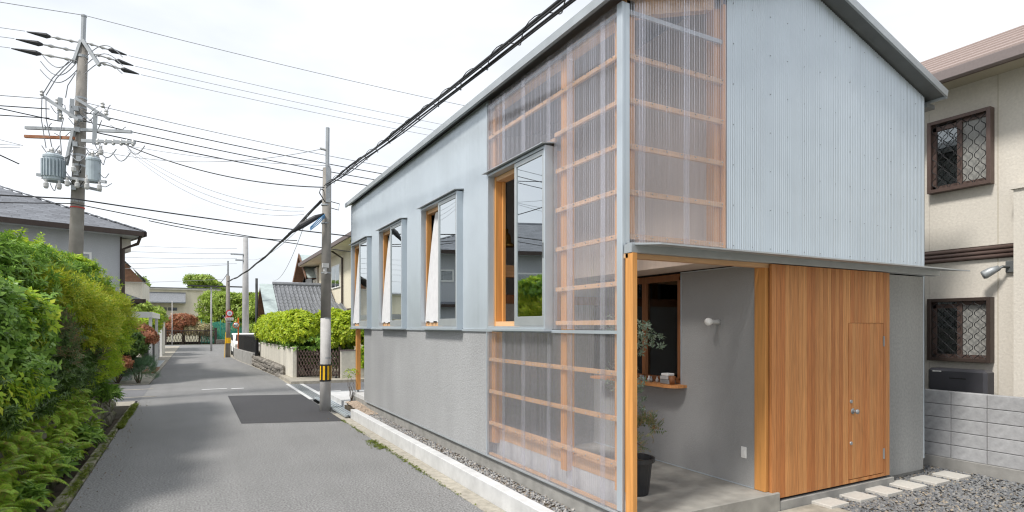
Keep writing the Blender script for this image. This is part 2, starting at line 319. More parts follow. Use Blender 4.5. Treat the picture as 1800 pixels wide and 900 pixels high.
# drain grates
def grate(x0, x1, y0, y1, z, label, mt):
    t = thing('drain_grate', label, 'drain grate', 'drain grates beside the road')
    f = MB(); f.box(x0, x0 + .025, y0, y1, z - .04, z); f.box(x1 - .025, x1, y0, y1, z - .04, z); f.build('frame', mt, t)
    n = max(4, int((x1 - x0) / .06)); b = MB()
    for i in range(1, n):
        x = x0 + (x1 - x0) * i / n; b.box(x - .017, x + .017, y0, y1, z - .035, z - .004)
    for i in range(int((y1 - y0) / .12) + 1):
        y = y0 + i * .12; b.box(x0 + .02, x1 - .02, y, y + .012, z - .03, z - .008)
    stuff(b.build('bars', mt, t))
grate(2.80, 3.12, 16.56, 18.85, .012, 'darker grey drain grate behind the striped pole, nearer half', 'steel')
grate(2.80, 3.12, 18.9, 21.2, .012, 'dark drain grate farthest from the striped pole, by the gate apron', 'steel')
grate(2.82, 3.10, 14.62, 16.46, .075, 'pale galvanised drain grate just behind the striped pole', 'galv')
grate(2.82, 3.10, 12.76, 14.58, .075, 'pale galvanised drain grate beside the foot of the striped pole, ending at the kerb', 'galv')
grate(-1.98, -1.58, 32.5, 38.5, .05, 'galvanised drain grate on the left verge in front of the grey block wall', 'galv')
# left: kerb, ditch, bank
t = thing('mossy_kerb', 'mossy grey concrete kerb along the left edge of the road', 'kerb')
y = 3.0
while y < 17.4:
    l = .6; mbk = MB().box(-1.41 - .004 * (y - 8), -1.26 - .0115 * (y - 8) + random.uniform(-.006, .006), y, y + l - .012, -.28, .03 + random.uniform(-.012, .012))
    mbk.build('kerb_stone', 'concrete_moss', t, bevel=.012); y += l
struct(sheet('ditch_floor', rect(-1.85, -1.36, 0, 18.4), -.3, 'soil'))
struct(sheet('earth_bank', [(-1.95, 2), (-1.95, 17.4), (-12, 17.4), (-12, 2)], .55, 'soil', .95))
struct(sheet('lane_edge_slab', rect(-2.6, -1.42, 17.4, 18.4), .0, 'concrete_old', .3))
t = thing('stone_retaining_wall', 'low mossy stone retaining wall under the ferns beside the ditch', 'stone wall')
def rock(c, sx, sy, sz, seed):
    r = random.Random(seed); mb = MB(); n = 6; ring = []
    prof = [(-1, .72), (-.35, 1), (.4, .97), (1, .65)]
    for z, k in prof:
        for j in range(n):
            a = 2 * math.pi * j / n + .3; q = k * r.uniform(.86, 1.12)
            mb.v.append((c[0] + sx * q * math.cos(a), c[1] + sy * q * math.sin(a), c[2] + sz * z * r.uniform(.9, 1.05)))
    for i in range(3):
        for j in range(n): a = i * n + j; b = i * n + (j + 1) % n; mb.f.append((a, b, b + n, a + n))
    mb.f.append(tuple(range(n))[::-1]); mb.f.append(tuple(range(18, 24))); return mb
for row in range(4):
    y = 3.2 + .17 * (row % 2); z = -.2 + row * .23
    while y < 17.3:
        l = random.uniform(.26, .44)
        rock((-1.88 - .05 * row + random.uniform(-.03, .03), y + l / 2, z), .17, l * .54, .135, random.random()).build('stone', 'stone_moss', t); y += l
# ------------------------------------------------------------------ gravel
def rocks(n, x0, x1, y0, y1, z, smin, smax, hump=None):
    B = np.array([(1, 0, 0), (.3, .95, 0), (-.8, .6, .1), (-.8, -.6, 0), (.3, -.95, .1), (0, 0, .8), (.1, .1, -.7)], float)
    T = np.array([(0, 1, 5), (1, 2, 5), (2, 3, 5), (3, 4, 5), (4, 0, 5)], int)
    P = np.stack([rng.uniform(x0, x1, n), rng.uniform(y0, y1, n), np.full(n, z) + rng.uniform(-.3, .5, n) * smin], 1)
    if hump: P[:, 2] += hump(P[:, 0], P[:, 1])
    S = smin + (smax - smin) * rng.random(n) ** 2; A = rng.uniform(0, 6.283, n)
    V = B[None] * S[:, None, None] * rng.uniform(.7, 1.3, (n, 7, 3)) * np.array([1, .8, .75])
    c, s_ = np.cos(A)[:, None], np.sin(A)[:, None]
    tilt = rng.normal(0, .45, (n, 1)); 
    x = V[..., 0] * c - V[..., 1] * s_; yv = V[..., 0] * s_ + V[..., 1] * c; zz = V[..., 2] + x * tilt
    V = np.stack([x, yv, zz], -1) + P[:, None]
    F = (T[None] + (np.arange(n) * 7)[:, None, None]).reshape(-1, 3)
    return V.reshape(-1, 3), F
V, F = rocks(5200, 3.065, 3.32, 3.3, 12.4, .152, .012, .022)
stuff(tag(npmesh('gravel', V, F, 'gravel_pale'), 'narrow bed of grey gravel between the kerb and the house plinth', 'gravel'))
V, F = rocks(1400, 3.065, 3.40, 12.0, 13.85, .16, .014, .026, lambda x, y: .06 * np.clip((y - 12.4) / 1.2, 0, 1))
stuff(tag(npmesh('gravel', V, F, 'gravel_brown'), 'small heap of brownish gravel at the far end of the house wall', 'gravel'))
struct(sheet('yard', rect(5.87, 8.74, -3, 4.45), .10, 'soil', .4))
V, F = rocks(26000, 5.88, 8.72, 1.7, 4.42, .105, .011, .023)
stuff(tag(npmesh('gravel', V, F, 'gravel'), 'dark blue grey gravel yard in front of the wooden door', 'gravel'))
struct(MB().box(3.36, 5.86, -3, 3.92, -.3, .115).build('entrance_slab', 'concrete_old', bevel=.008))
struct(MB().box(3.36, 5.24, 3.92, 7.0, -.3, .30).build('porch_floor', 'porch_floor', bevel=.008))
struct(MB().box(5.25, 7.30, 3.925, 4.1, -.3, .205).build('door_sill', 'concrete_dark', bevel=.005))
# stepping slabs
PV = ['nearest to the concrete entrance slab', 'second from the concrete entrance slab', 'third from the entrance slab, before the closed wicket door', 'below the wicket door hinges, fourth from the entrance slab', 'fifth from the entrance slab, past the door edge', 'farthest right, nearest the block wall']
for i in range(6):
    x = 5.90 + i * .483
    tag(MB().box(x - .152, x + .152, 3.70 - .012 * i + .004, 4.0 - .012 * i, .07, .142).build('paving_slab', 'paver', bevel=.005), 'square pale paving slab in the gravel, ' + PV[i], 'paving slab', 'paving slabs in the gravel yard')
mbp = MB().lathe((5.78, 3.99, .10), [(.05, 0), (.075, .02), (.06, .045), (.02, .055)], 9)
tag(mbp.build('pebble', 'white', smooth=True), 'smooth white pebble beside the first paving slab', 'pebble')
# ------------------------------------------------------------------ main house
H = thing('house', 'narrow two storey house clad in corrugated metal and clear sheet with a cedar sliding door', 'house')
def roofz(x): return 5.785 - .32 * abs(x - 5.78)
XF, YF, XR, YB = 3.31, 4.05, 8.22, 14.3
topz = lambda x: roofz(x) - .075
mb = MB()
for sgn in (-1, 1):
    e = 5.78 + sgn * 2.575; z = roofz(e)
    a = [(5.78, 3.87, 5.785), (e, 3.87, z), (e, YB + .1, z), (5.78, YB + .1, 5.785)]; b = [(p[0], p[1], p[2] - .055) for p in a]
    mb.add(a + b, [(0, 1, 2, 3), (7, 6, 5, 4), (0, 4, 5, 1), (1, 5, 6, 2), (2, 6, 7, 3)])
roof = mb.build('roof', 'steel_dark', H)
for sgn in (-1, 1):     # folded metal trims along eave and verge
    e = 5.78 + sgn * 2.58; z = roofz(e)
    MB().box(e - .02, e + .02, 3.865, YB + .105, z - .075, z + .012).build('eave_trim', 'galv_trim', roof)
    m2 = MB(); p0 = (5.78, 3.862, 5.785); p1 = (e, 3.862, z); m2.bar((p0[0], 3.862, p0[2] - .02), (p1[0], 3.862, p1[2] - .02), .025, .085).build('verge_trim', 'galv_trim', roof)
MB().box(8.22, 8.40, 4.02, YB, 4.80, 4.855).build('gutter', 'steel_dark', roof)
# side wall: corrugated sheets between windows (upper), windows protrude through them
WIN = [(5.20, 6.58), (7.55, 9.05), (10.04, 11.53), (12.43, 13.90)]
ZB, ZW, ZS = 1.955, 3.90, 4.875
def side_sheet(y0, y1, z0, z1, name='corrugated_sheet', m='galv', off=0, **k):
    return corr('y', XF + off, y0, y1, z0, z1, **k).build(name, m, H, smooth=True)
yy = 6.77
for a, b in WIN[1:]:
    side_sheet(yy, a + .02, ZB, ZS); side_sheet(a + .02, b - .02, ZW, ZS); yy = b - .02
side_sheet(yy, YB, ZB, ZS)
MB().box(XF + .006, XF + .05, 6.78, YB, ZS, ZS + .045).build('wall_head_trim', 'galv_trim', H)
corr('x', YB, XF, XR, ZB, topz, sign=1).build('corrugated_sheet', 'galv', H, smooth=True)
corr('y', XR, YF, YB, .3, 4.9, sign=1, seg=4).build('corrugated_sheet', 'galv', H, smooth=True)
# front: metal sheets
xs = [4.61, 5.346, 6.082, 6.818, 7.554, XR]
for i in range(5): corr('x', YF, xs[i] - (.032 if i else 0), xs[i + 1], 2.72, topz).build('corrugated_sheet', 'galv', H, smooth=True)
sc_ = MB()
for i in range(13):
    for j in range(8):
        x = 4.70 + i * .275; z = 2.80 + j * .402
        if z < topz(x) - .05: sc_.lathe((x, YF - .005, z), [(.0, -.004), (.0042, -.003), (.0042, .003), (.0, .004)], 5)
stuff(sc_.build('screws', 'steel_dark', H))
# clear corrugated sheets: overlapping sheets 0.63 m wide
def clear_sheets(axis, fixed, cuts, end, z0, zt):
    for i, a in enumerate(cuts):
        e = cuts[i + 1] + .08 if i + 1 < len(cuts) else end
        corr(axis, fixed - .004 * (i % 2), a, e, z0, zt, irr=.4).build('clear_corrugated_sheet', 'poly', H, smooth=True)
clear_sheets('x', YF, [3.39, 3.48, 4.03], 4.61, 2.70, topz)
clear_sheets('y', XF, [4.12, 4.30, 4.84], 5.19, ZB + .01, ZS); clear_sheets('y', XF, [5.19, 5.24, 5.79, 6.28], 6.765, 3.93, ZS); clear_sheets('y', XF, [4.12, 4.30, 4.84, 5.24, 5.79, 6.28], 6.765, .34, ZB - .03)
# timber frame behind the clear sheets
def woody(name, x0, x1, y0, y1, z0, z1):
    d = max((x1 - x0, 'fir_x'), (y1 - y0, 'fir_y'), (z1 - z0, 'fir')); return MB().box(x0, x1, y0, y1, z0, z1).build(name, d[1], H, bevel=.003)
for z in (4.425,): woody('batten', XF + .012, XF + .045, 4.13, 6.76, z - .022, z + .022)
woody('batten', XF + .012, XF + .045, 4.13, 5.19, 4.01 - .022, 4.01 + .022)
woody('batten', XF + .012, XF + .045, 5.19, 6.76, 3.945, 3.985)
for z in (3.62, 3.21, 2.80, 2.38, 2.03): woody('batten', XF + .012, XF + .045, 4.13, 5.17, z - .022, z + .022)
for z in (1.57, 1.16, .755): woody('batten', XF + .012, XF + .045, 4.13, 6.74, z - .023, z + .023)
MB().box(XF + .12, XF + .24, 4.15, 6.74, .30, .545).build('curb', 'concrete', H); woody('sill_beam', XF + .12, XF + .24, 4.15, 6.74, .547, .66); woody('batten', XF + .012, XF + .045, 4.13, 6.74, .345, .375)
for y in (4.18, 5.07, 6.70): woody('stud', XF + .05, XF + .155, y - .05, y + .05, .5, 4.86)
woody('top_plate', XF + .05, XF + .155, 4.15, 6.76, 4.76, 4.86)
for z in (4.41, 4.015, 3.605, 3.195, 2.80): woody('batten', 3.40, 4.60, YF + .012, YF + .045, z - .024, z + .024)
woody('batten', 4.572, 4.612, YF + .008, YF + .04, 2.74, 5.18)
for x in (3.44, 4.54): woody('stud', x - .05, x + .05, YF + .05, YF + .155, 2.74, topz(x) - .03)
woody('beam', 3.40, 4.60, YF + .05, YF + .155, 2.66, 2.78)
MB().bar((3.40, YF + .10, topz(3.40) - .09), (4.61, YF + .10, topz(4.61) - .09), .1, .16).build('rafter', 'fir_x', H)
MB().box(3.40, 4.60, YF + .02, YF + .04, 4.785, 4.825).build('steel_rail', 'galv_trim', H)
MB().box(XF + .02, XF + .04, 4.13, 6.76, 4.795, 4.825).build('steel_rail', 'galv_trim', H)
s2 = MB()
for z in (4.41, 4.015, 3.605, 3.195, 2.80):
    for i in range(7): s2.lathe((3.46 + i * .18, YF - .01, z), [(0, -.006), (.007, -.004), (.007, .004), (0, .006)], 5)
for zz, ys in (((1.57, 1.16, .755), np.arange(4.2, 6.7, .2)), ((3.62, 3.21, 2.80, 2.38), np.arange(4.2, 5.1, .2)), ((4.425,), np.arange(4.2, 6.7, .2))):
    for z in zz:
        for y in ys: s2.lathe((XF - .01, y, z), [(0, -.006), (.007, -.004), (.007, .004), (0, .006)], 5)
stuff(s2.build('screws', 'steel', H))
# metal trims
MB().box(XF - .022, XF + .012, YF - .012, YF + .065, .36, 4.86).build('corner_trim', 'galv', H, bevel=.004)
MB().box(XF + .013, XF + .07, YF - .008, YF + .01, 2.72, 4.86).build('corner_trim', 'galv', H, bevel=.003)
MB().box(XF - .022, XF + .02, 4.11, YB, ZB - .028, ZB + .004).build('flashing', 'galv', H)
MB().box(XF - .016, XF + .02, 6.755, 6.785, .32, ZB - .03).build('flashing', 'galv', H)
MB().box(XF - .012, XF + .02, 6.755, 6.782, ZW, ZS).build('flashing', 'galv', H)
MB().box(XF - .018, XF + .03, 4.10, 12.92, .318, .336).build('flashing', 'galv_trim', H)
# lower stucco side wall, plinth
MB().box(XF, XF + .14, 6.786, 12.92, .338, ZB - .03).build('stucco_wall', 'stucco', H)
MB().box(XF, 8.2, 12.92, 13.06, .338, ZB).build('stucco_wall', 'stucco', H)
MB().box(XF + .025, XF + .16, 4.0, 14.33, -.2, .317).build('plinth', 'concrete_dark', H)
MB().box(XF + .16, 8.3, 12.9, 14.33, -.2, .40).build('plinth', 'concrete', H)
MB().box(XF + .03, XF + .16, 13.04, 14.33, .317, .40).build('plinth', 'concrete', H)
MB().box(XF + .02, 8.2, 12.92, YB - .01, ZB - .02, ZB - .005).build('porch_soffit', 'ply', H)
bp = MB().box(3.40, 3.50, 14.14, 14.24, .46, ZB - .03).build('corner_post', 'fir', H, bevel=.004); MB().tube([(3.45, 14.19, .40), (3.45, 14.19, .46)], .03, 8).build('post_foot', 'steel', bp)
# interior shells
MB().box(4.615, 4.635, 4.13, 6.77, 2.67, 5.3).build('inner_wall', 'ply', H)
MB().box(4.61, 5.30, YF + .03, 6.9, 2.655, 2.67).build('porch_ceiling', 'ply', H)
MB().box(3.42, 8.15, 6.9, 14.1, 2.30, 2.42).build('upper_floor', 'brownwood', H)
def cross_wall(x0, x1, y, z0): return MB().prism([(x0, z0), (x1, z0), (x1, roofz(x1) - .12)] + ([(5.78, 5.42)] if x0 < 5.78 < x1 else []) + [(x0, roofz(x0) - .12)], y, y + .05, 'y').build('inner_wall', 'room', H)
cross_wall(3.37, 8.15, 8.6, 2.42)
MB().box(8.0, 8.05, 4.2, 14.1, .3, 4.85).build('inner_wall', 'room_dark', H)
MB().box(3.36, 5.12, 6.92, 6.97, .3, 2.30).build('porch_back_wall', 'stucco_smooth', H)
cross_wall(4.63, 8.1, 6.95, 2.42)
MB().box(5.30, 8.1, 4.2, 6.9, 2.60, 2.65).build('room_ceiling', 'ply', H)
MB().box(5.26, 8.1, 4.2, 12.8, .24, .30).build('room_floor', 'brownwood', H)
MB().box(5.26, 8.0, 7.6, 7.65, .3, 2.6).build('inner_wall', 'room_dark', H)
MB().box(5.9, 5.95, 6.6, 7.6, .3, 1.6).build('cabinet_panel', 'brownwood', H)
woody('loft_beam', 3.45, 4.61, 6.93, 7.03, 2.66, 2.82); woody('loft_rail', 3.45, 4.61, 7.2, 7.25, 2.2, 2.29)
woody('corner_stud', 3.36, 3.44, 6.72, 6.82, 1.98, 4.86)
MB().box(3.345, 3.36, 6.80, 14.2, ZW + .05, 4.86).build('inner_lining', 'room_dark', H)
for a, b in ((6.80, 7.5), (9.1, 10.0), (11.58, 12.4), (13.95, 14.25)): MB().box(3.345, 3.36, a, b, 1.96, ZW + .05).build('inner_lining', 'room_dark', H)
# lower front walls
MB().box(7.0, XR - .005, 4.065, 4.2, .16, 2.63).build('stucco_wall', 'stucco_smooth', H)
MB().box(7.28, XR - .02, 4.09, 4.25, -.2, .158).build('plinth', 'concrete_dark', H)
MB().box(5.27, 7.0, 4.12, 4.2, .2, 2.63).build('stucco_wall', 'stucco_smooth', H)
MB().box(XR - .02, XR + .004, 4.2, YB - .02, .16, ZB).build('stucco_wall', 'stucco_smooth', H)
# porch side wall with window opening
PX = 5.11
MB().box(PX, PX + .14, 4.13, 5.18, .302, 2.63).build('stucco_wall', 'stucco_porch', H)
MB().box(PX, PX + .14, 5.18, 6.92, .302, 1.30).build('stucco_wall', 'stucco_porch', H)
MB().box(PX - .004, PX + .02, 5.165, 5.18, 1.30, 2.63).build('edge_bead', 'galv', H)
MB().box(PX - .004, PX + .01, 4.13, 6.9, .302, .315).build('edge_bead', 'galv', H)
MB().box(PX - .004, PX + .02, 4.13, 5.18, 2.63, 2.642).build('edge_bead', 'galv', H)
MB().box(PX + .03, PX + .10, 4.14, 6.9, 2.643, 2.655).build('shadow_gap', 'black', H)
# porch window
pw = MB().box(PX + .01, PX + .12, 5.185, 5.225, 1.34, 2.60).box(PX + .01, PX + .12, 5.185, 6.88, 2.55, 2.63).box(PX + .01, PX + .12, 5.185, 6.88, 1.30, 1.37).build('porch_window', 'brownwood', H, bevel=.003)
MB().box(PX + .0, PX + .07, 5.80, 5.87, 1.371, 2.549).build('sash_stile', 'brownwood', pw)
MB().box(PX + .02, PX + .07, 5.226, 5.255, 1.371, 2.549).build('sash_stile', 'brownwood', pw)
MB().box(PX + .075, PX + .11, 5.45, 5.50, 1.371, 2.5).build('sash_stile', 'brownwood', pw)
MB().box(PX + .04, PX + .046, 5.256, 5.80, 1.371, 2.549).build('pane', 'glass_soft', pw); MB().box(PX + .05, PX + .056, 5.87, 6.88, 1.371, 2.549).build('pane', 'glass_soft', pw)
poly = [(PX + .0, 6.7), (PX - .22, 6.7), (PX - .22, 5.24)] + [(PX - .22 + .14 * (1 - math.cos(R(15 * i))), 5.24 - .16 * math.sin(R(15 * i))) for i in range(1, 7)] + [(PX + .0, 5.08)]
MB().prism(poly, 1.265, 1.298).build('counter_shelf', 'cedar', H)
# posts, header, canopy
MB().box(XF + .0, XF + .055, 3.925, 4.02, .115, 2.635).build('door_post', 'fir', H, bevel=.003)
MB().box(5.10, 5.25, 3.99, 4.125, .302, 2.62).build('door_post', 'fir', H, bevel=.004)
MB().box(XF + .0, 5.25, 3.985, 4.06, 2.595, 2.637).build('header_beam', 'fir_x', H)
MB().box(XF - .005, 8.34, 3.93, 4.03, 2.638, 2.715).build('canopy_fascia', 'galv_trim', H)
cp = MB(); cp.add([(3.34, 4.03, 2.735), (8.34, 4.03, 2.735), (8.34, 3.60, 2.682), (3.34, 3.60, 2.682), (3.34, 4.03, 2.716), (8.34, 4.03, 2.716), (8.34, 3.60, 2.668), (3.34, 3.60, 2.668)],
    [(0, 1, 2, 3), (7, 6, 5, 4), (3, 2, 6, 7), (0, 3, 7, 4), (1, 5, 6, 2), (0, 4, 5, 1)]); cp.build('canopy', 'galv_trim', H)
# sliding door of upright cedar boards, wicket in it
sd_ = MB().box(5.15, 7.24, 3.975, 4.015, .235, 2.625).build('sliding_door', 'brownwood', H)
WX0, WX1, WZ0, WZ1 = 6.43, 7.11, .275, 2.03
nb = 30; bw = (7.24 - 5.14) / nb
def plank(x0, x1, z0, z1, par, y0=3.945): return MB().box(x0 + .0012, x1 - .0012, y0, 3.974, z0, z1).build('plank', 'cedar', par, bevel=.0015)
for i in range(nb):
    x0 = 5.14 + i * bw; x1 = x0 + bw
    if x1 <= WX0 + .002 or x0 >= WX1 - .002: plank(x0, x1, .232, 2.63, sd_)
    else:
        if x0 < WX0: plank(x0, WX0 - .003, .232, 2.63, sd_); x0 = WX0 - .003
        if x1 > WX1: plank(WX1 + .003, x1, .232, 2.63, sd_); x1 = WX1 + .003
        plank(x0, x1, .232, WZ0 - .009, sd_); plank(x0, x1, WZ1 + .004, 2.63, sd_)
wk = MB().box(WX0 + .004, WX1 - .004, 3.976, 3.982, WZ0, WZ1).build('wicket_door', 'black', H)
for i in range(10): plank(WX0 + .002 + i * (WX1 - WX0 - .004) / 10, WX0 + .002 + (i + 1) * (WX1 - WX0 - .004) / 10, WZ0, WZ1, wk, 3.944)
kb = MB(); kx = WX0 + .075
kb.tube([(kx, 3.944, 1.04), (kx, 3.938, 1.04)], .032, 14); kb.tube([(kx, 3.938, 1.04), (kx, 3.905, 1.04)], .012, 10); kb.tube([(kx, 3.91, 1.04), (kx, 3.895, 1.04), (kx, 3.88, 1.04), (kx, 3.872, 1.04)], [.018, .028, .026, .012], 14)
kb.build('knob', 'steel', wk, smooth=True)
for z in (1.15, .68): MB().tube([(kx - .03, 3.944, z), (kx - .03, 3.935, z)], [.022, .019], 14).build('lock', 'steel', wk)
for z in (1.82, .50): MB().box(WX1 - .012, WX1 + .012, 3.939, 3.9435, z - .06, z + .06).tube([(WX1, 3.937, z - .06), (WX1, 3.937, z + .06)], .007, 8).build('hinge', 'steel', wk)
MB().box(5.26, 7.3, 3.945, 4.05, .2055, .212).build('door_rail', 'steel_dark', H)
# ------------------------------------------------------------------ projecting windows
for i, (a, b) in enumerate(WIN):
    P = .10; x0 = XF - P
    wn = MB(); wn.box(x0, XF + .05, a, a + .028, ZB + .01, ZW).box(x0, XF + .05, b - .028, b, ZB + .01, ZW).box(x0, XF + .05, a + .028, b - .028, ZB + .01, ZB + .04).box(x0, XF + .05, a + .028, b - .028, ZW - .03, ZW)
    wn = wn.build('window', 'galv', H, bevel=.002)
    hd = MB().add([(x0 - .05, a - .03, ZW + .004), (x0 - .05, b + .05, ZW + .004), (XF, b + .05, ZW + .022), (XF, a - .03, ZW + .022), (x0 - .05, a - .03, ZW + .014), (x0 - .05, b + .05, ZW + .014), (XF, b + .05, ZW + .034), (XF, a - .03, ZW + .034)],
        [(0, 1, 2, 3), (7, 6, 5, 4), (4, 5, 1, 0), (5, 6, 2, 1), (7, 4, 0, 3), (6, 7, 3, 2)]); hd.build('hood', 'galv_trim', wn)
    MB().box(x0 - .02, XF - .02, a - .01, b + .01, ZB - .012, ZB + .010).build('sill', 'galv', wn)
    # timber lining
    tl = MB(); tl.box(XF - .01, XF + .07, b - .06, b - .03, ZB + .042, ZW - .032); tl.box(XF, XF + .13, a + .03, a + .07, ZB + .042, ZW - .032)
    tl.build('jamb', 'fir', wn, bevel=.002); MB().box(XF, XF + .13, a + .07, b - .062, ZW - .09, ZW - .032).build('head', 'fir_y', wn); MB().box(XF - .01, XF + .13, a + .07, b - .062, ZB + .042, ZB + .10).build('stool', 'fir_y', wn)
    if i == 0: MB().box(XF + .072, XF + .11, b - .105, b - .062, ZB + .10, ZW - .09).build('post', 'fir', wn, bevel=.002)
    # sliding sash on the near half
    mid = a + (b - a) * .5; s = MB(); xs0, xs1 = x0 + .012, x0 + .045
    s.box(xs0, xs1, a + .03, a + .075, ZB + .045, ZW - .035).box(xs0, xs1, mid - .045, mid, ZB + .045, ZW - .035).box(xs0, xs1, a + .075, mid - .045, ZW - .085, ZW - .035).box(xs0, xs1, a + .075, mid - .045, ZB + .045, ZB + .15)
    s.build('sash', 'sash', wn, bevel=.002); MB().box(x0 + .024, x0 + .031, a + .075, mid - .045, ZB + .15, ZW - .085).build('pane', 'glass', wn)
    if i == 0: MB().box(x0 + .004, x0 + .012, a + .045, a + .058, 2.72, 2.88).build('pull_handle', 'steel_dark', wn)
# curtains in the three far windows, blown outward at the bottom
CL = ['white curtain billowing out of the second window from the corner, next to the big window', 'white curtain billowing out of the middle one of the three small windows', 'white curtain billowing out of the farthest window near the striped pole']
for i, (a, b) in enumerate(WIN[1:]):
    mb = MB(); nx, nz_ = 48, 16; mid = a + (b - a) * .5
    for j in range(nz_ + 1):
        v = j / nz_; z = ZW - .10 - v * (ZW - ZB - .21); wd = .60 + .27 * v ** .7
        for k in range(nx + 1):
            u = k / nx; y = mid - .16 + u * wd; x = XF + .035 - .075 * v + .016 * math.sin(u * 34 + i + .8 * math.sin(v * 3)) * (.5 + .6 * v)
            mb.v.append((x, y, z + .01 * math.sin(u * 17) * v))
    for j in range(nz_):
        for k in range(nx): q = j * (nx + 1) + k; mb.f.append((q, q + 1, q + nx + 2, q + nx + 1))
    tag(mb.build('curtain', 'white_cloth', smooth=True), CL[i], 'curtain', 'white curtains in the side windows')
# pendant
pl = thing('pendant_lamp', 'brass bell pendant lamp hanging inside the big side window', 'pendant lamp')
px_, py_ = 4.0, 7.55
MB().tube([(px_, py_, 3.40), (px_, py_, 5.1)], .005, 6).build('cord', 'wire', pl)
MB().lathe((px_, py_, 3.16), [(.12, 0), (.115, .03), (.075, .06), (.065, .15), (.045, .19), (.03, .20), (.028, .26)], 18).build('lamp_shade', 'brass', pl, smooth=True)
# wall lamp, socket
wl = thing('wall_lamp', 'bare white globe bulb lamp on the grey porch wall', 'wall lamp')
MB().tube([(PX - .001, 4.60, 2.045), (PX - .03, 4.60, 2.045), (PX - .07, 4.605, 2.045), (PX - .10, 4.61, 2.047)], [.03, .028, .024, .024], 12).build('lamp_holder', 'porcelain', wl, smooth=True)
bl = MB(); c = Vector((PX - .15, 4.61, 2.047)); pr_ = [(-.045, .001), (-.04, .018), (-.028, .034), (-.008, .044), (.018, .041), (.042, .026), (.052, .022)]
bl.tube([(c.x + d, c.y, c.z) for d, r in pr_], [r for d, r in pr_], 14); bl.build('bulb', 'white', wl, smooth=True)
so_ = thing('wall_socket', 'white wall socket plate low on the grey porch wall', 'wall socket')
MB().box(PX - .008, PX - .001, 4.225, 4.295, .60, .72).build('plate', 'white', so_, bevel=.003); MB().box(PX - .014, PX - .008, 4.24, 4.28, .63, .69).build('cover', 'white', so_)
# interior curtains seen through porch window, warm bulb
def drape(x0, x1, y, z0, z1, m, label, f=30):
    mb = MB(); n = 46
    for k in range(n + 1):
        u = k / n; yy = y + .03 * math.sin(u * f); mb.v += [(x0 + (x1 - x0) * u, yy, z0), (x0 + (x1 - x0) * u, yy, z1)]
    for k in range(n): mb.f.append((2 * k, 2 * k + 2, 2 * k + 3, 2 * k + 1))
    tag(mb.build('curtain', m, smooth=True), label, 'curtain')
drape(5.92, 6.75, 6.5, .32, 2.06, 'blue_cloth', 'dark blue curtain hanging inside behind the porch window')
drape(5.35, 5.8, 6.9, .32, 2.06, 'green_cloth', 'dark green curtain inside the porch window, left of the blue one')
bb = thing('hanging_bulb', 'glowing warm bulb hanging inside the porch window', 'light bulb')
M['warm'] = emit('warm', (1, .45, .12), 3.0)
MB().lathe((5.60, 6.55, 1.87), [(.005, 0), (.03, .02), (.035, .045), (.02, .075), (.012, .10)], 12).build('bulb', 'warm', bb, smooth=True); MB().tube([(5.6, 6.55, 1.97), (5.6, 6.55, 2.6)], .004, 6).build('cord', 'wire', bb)
# things on the counter
t = thing('cup', 'small dark ribbed cup at the rounded end of the counter shelf', 'cup'); MB().lathe((PX - .10, 5.22, 1.299), [(.03, 0), (.042, .10), (.038, .10), (.028, .01)], 14).build('bowl', 'brownwood', t, smooth=True)
for i, (y, w_, z, l) in enumerate(((5.32, .16, 1.299, 'lowest grey box in the small pile on the counter shelf'), (5.33, .14, 1.352, 'middle grey box in the small pile on the counter shelf'), (5.32, .12, 1.397, 'topmost pale box in the small pile on the counter shelf'))):
    tag(MB().box(PX - .13, PX - .02, y - w_ / 2, y + w_ / 2, z, z + [.05, .042, .03][i]).build('small_box', ['steel', 'porcelain', 'white'][i], bevel=.006), l, 'box', 'boxes on the counter shelf')
for i in range(5):
    tag(MB().lathe((PX - .06 - .03 * (i % 2), 5.52 + i * .075, 1.299), [(.02, 0), (.022, .035), (.008, .05), (.01, .07)], 9).build('trinket', ['porcelain', 'steel', 'white', 'trans', 'porcelain'][i], smooth=True), 'tiny ornament in the row on the counter shelf, ' + ['nearest the pile of boxes', 'dark, second from the boxes', 'in the middle of the row', 'bluish, fourth from the boxes', 'last, behind the silvery plant'][i], 'ornament', 'ornaments on the counter shelf')
# ------------------------------------------------------------------ neighbour house on the right
NH = thing('neighbour_house', 'beige two storey house with pinkish brown roof and barred windows on the right', 'house')
NX = 9.7
MB().box(NX, 18, -8, 4.715, 0, 5.50).build('wall', 'siding', NH); MB().box(NX, 18, 4.718, 13, 0, 5.50).build('wall', 'siding', NH)
for y in (3.86, 1.6, -1.2): MB().box(NX - .004, NX + .02, y - .004, y + .004, .3, 5.48).build('wall_joint', 'soffit', NH)
MB().box(9.47, NX - .001, -8, 3.60, 0, 3.80).build('balcony_wall', 'siding', NH); MB().box(9.44, NX - .002, -8, 3.63, 3.80, 3.86).build('balcony_coping', 'siding', NH)
for i in range(3): MB().tube([(NX - .03, 3.64, 2.965 + i * .058), (NX - .03, 12.9, 2.965 + i * .058)], .028, 8).build('band_course', 'brown_alu2', NH, smooth=True)
MB().box(NX - .02, NX - .001, 3.64, 12.9, 2.93, 3.12).build('band_course', 'brown_alu', NH)
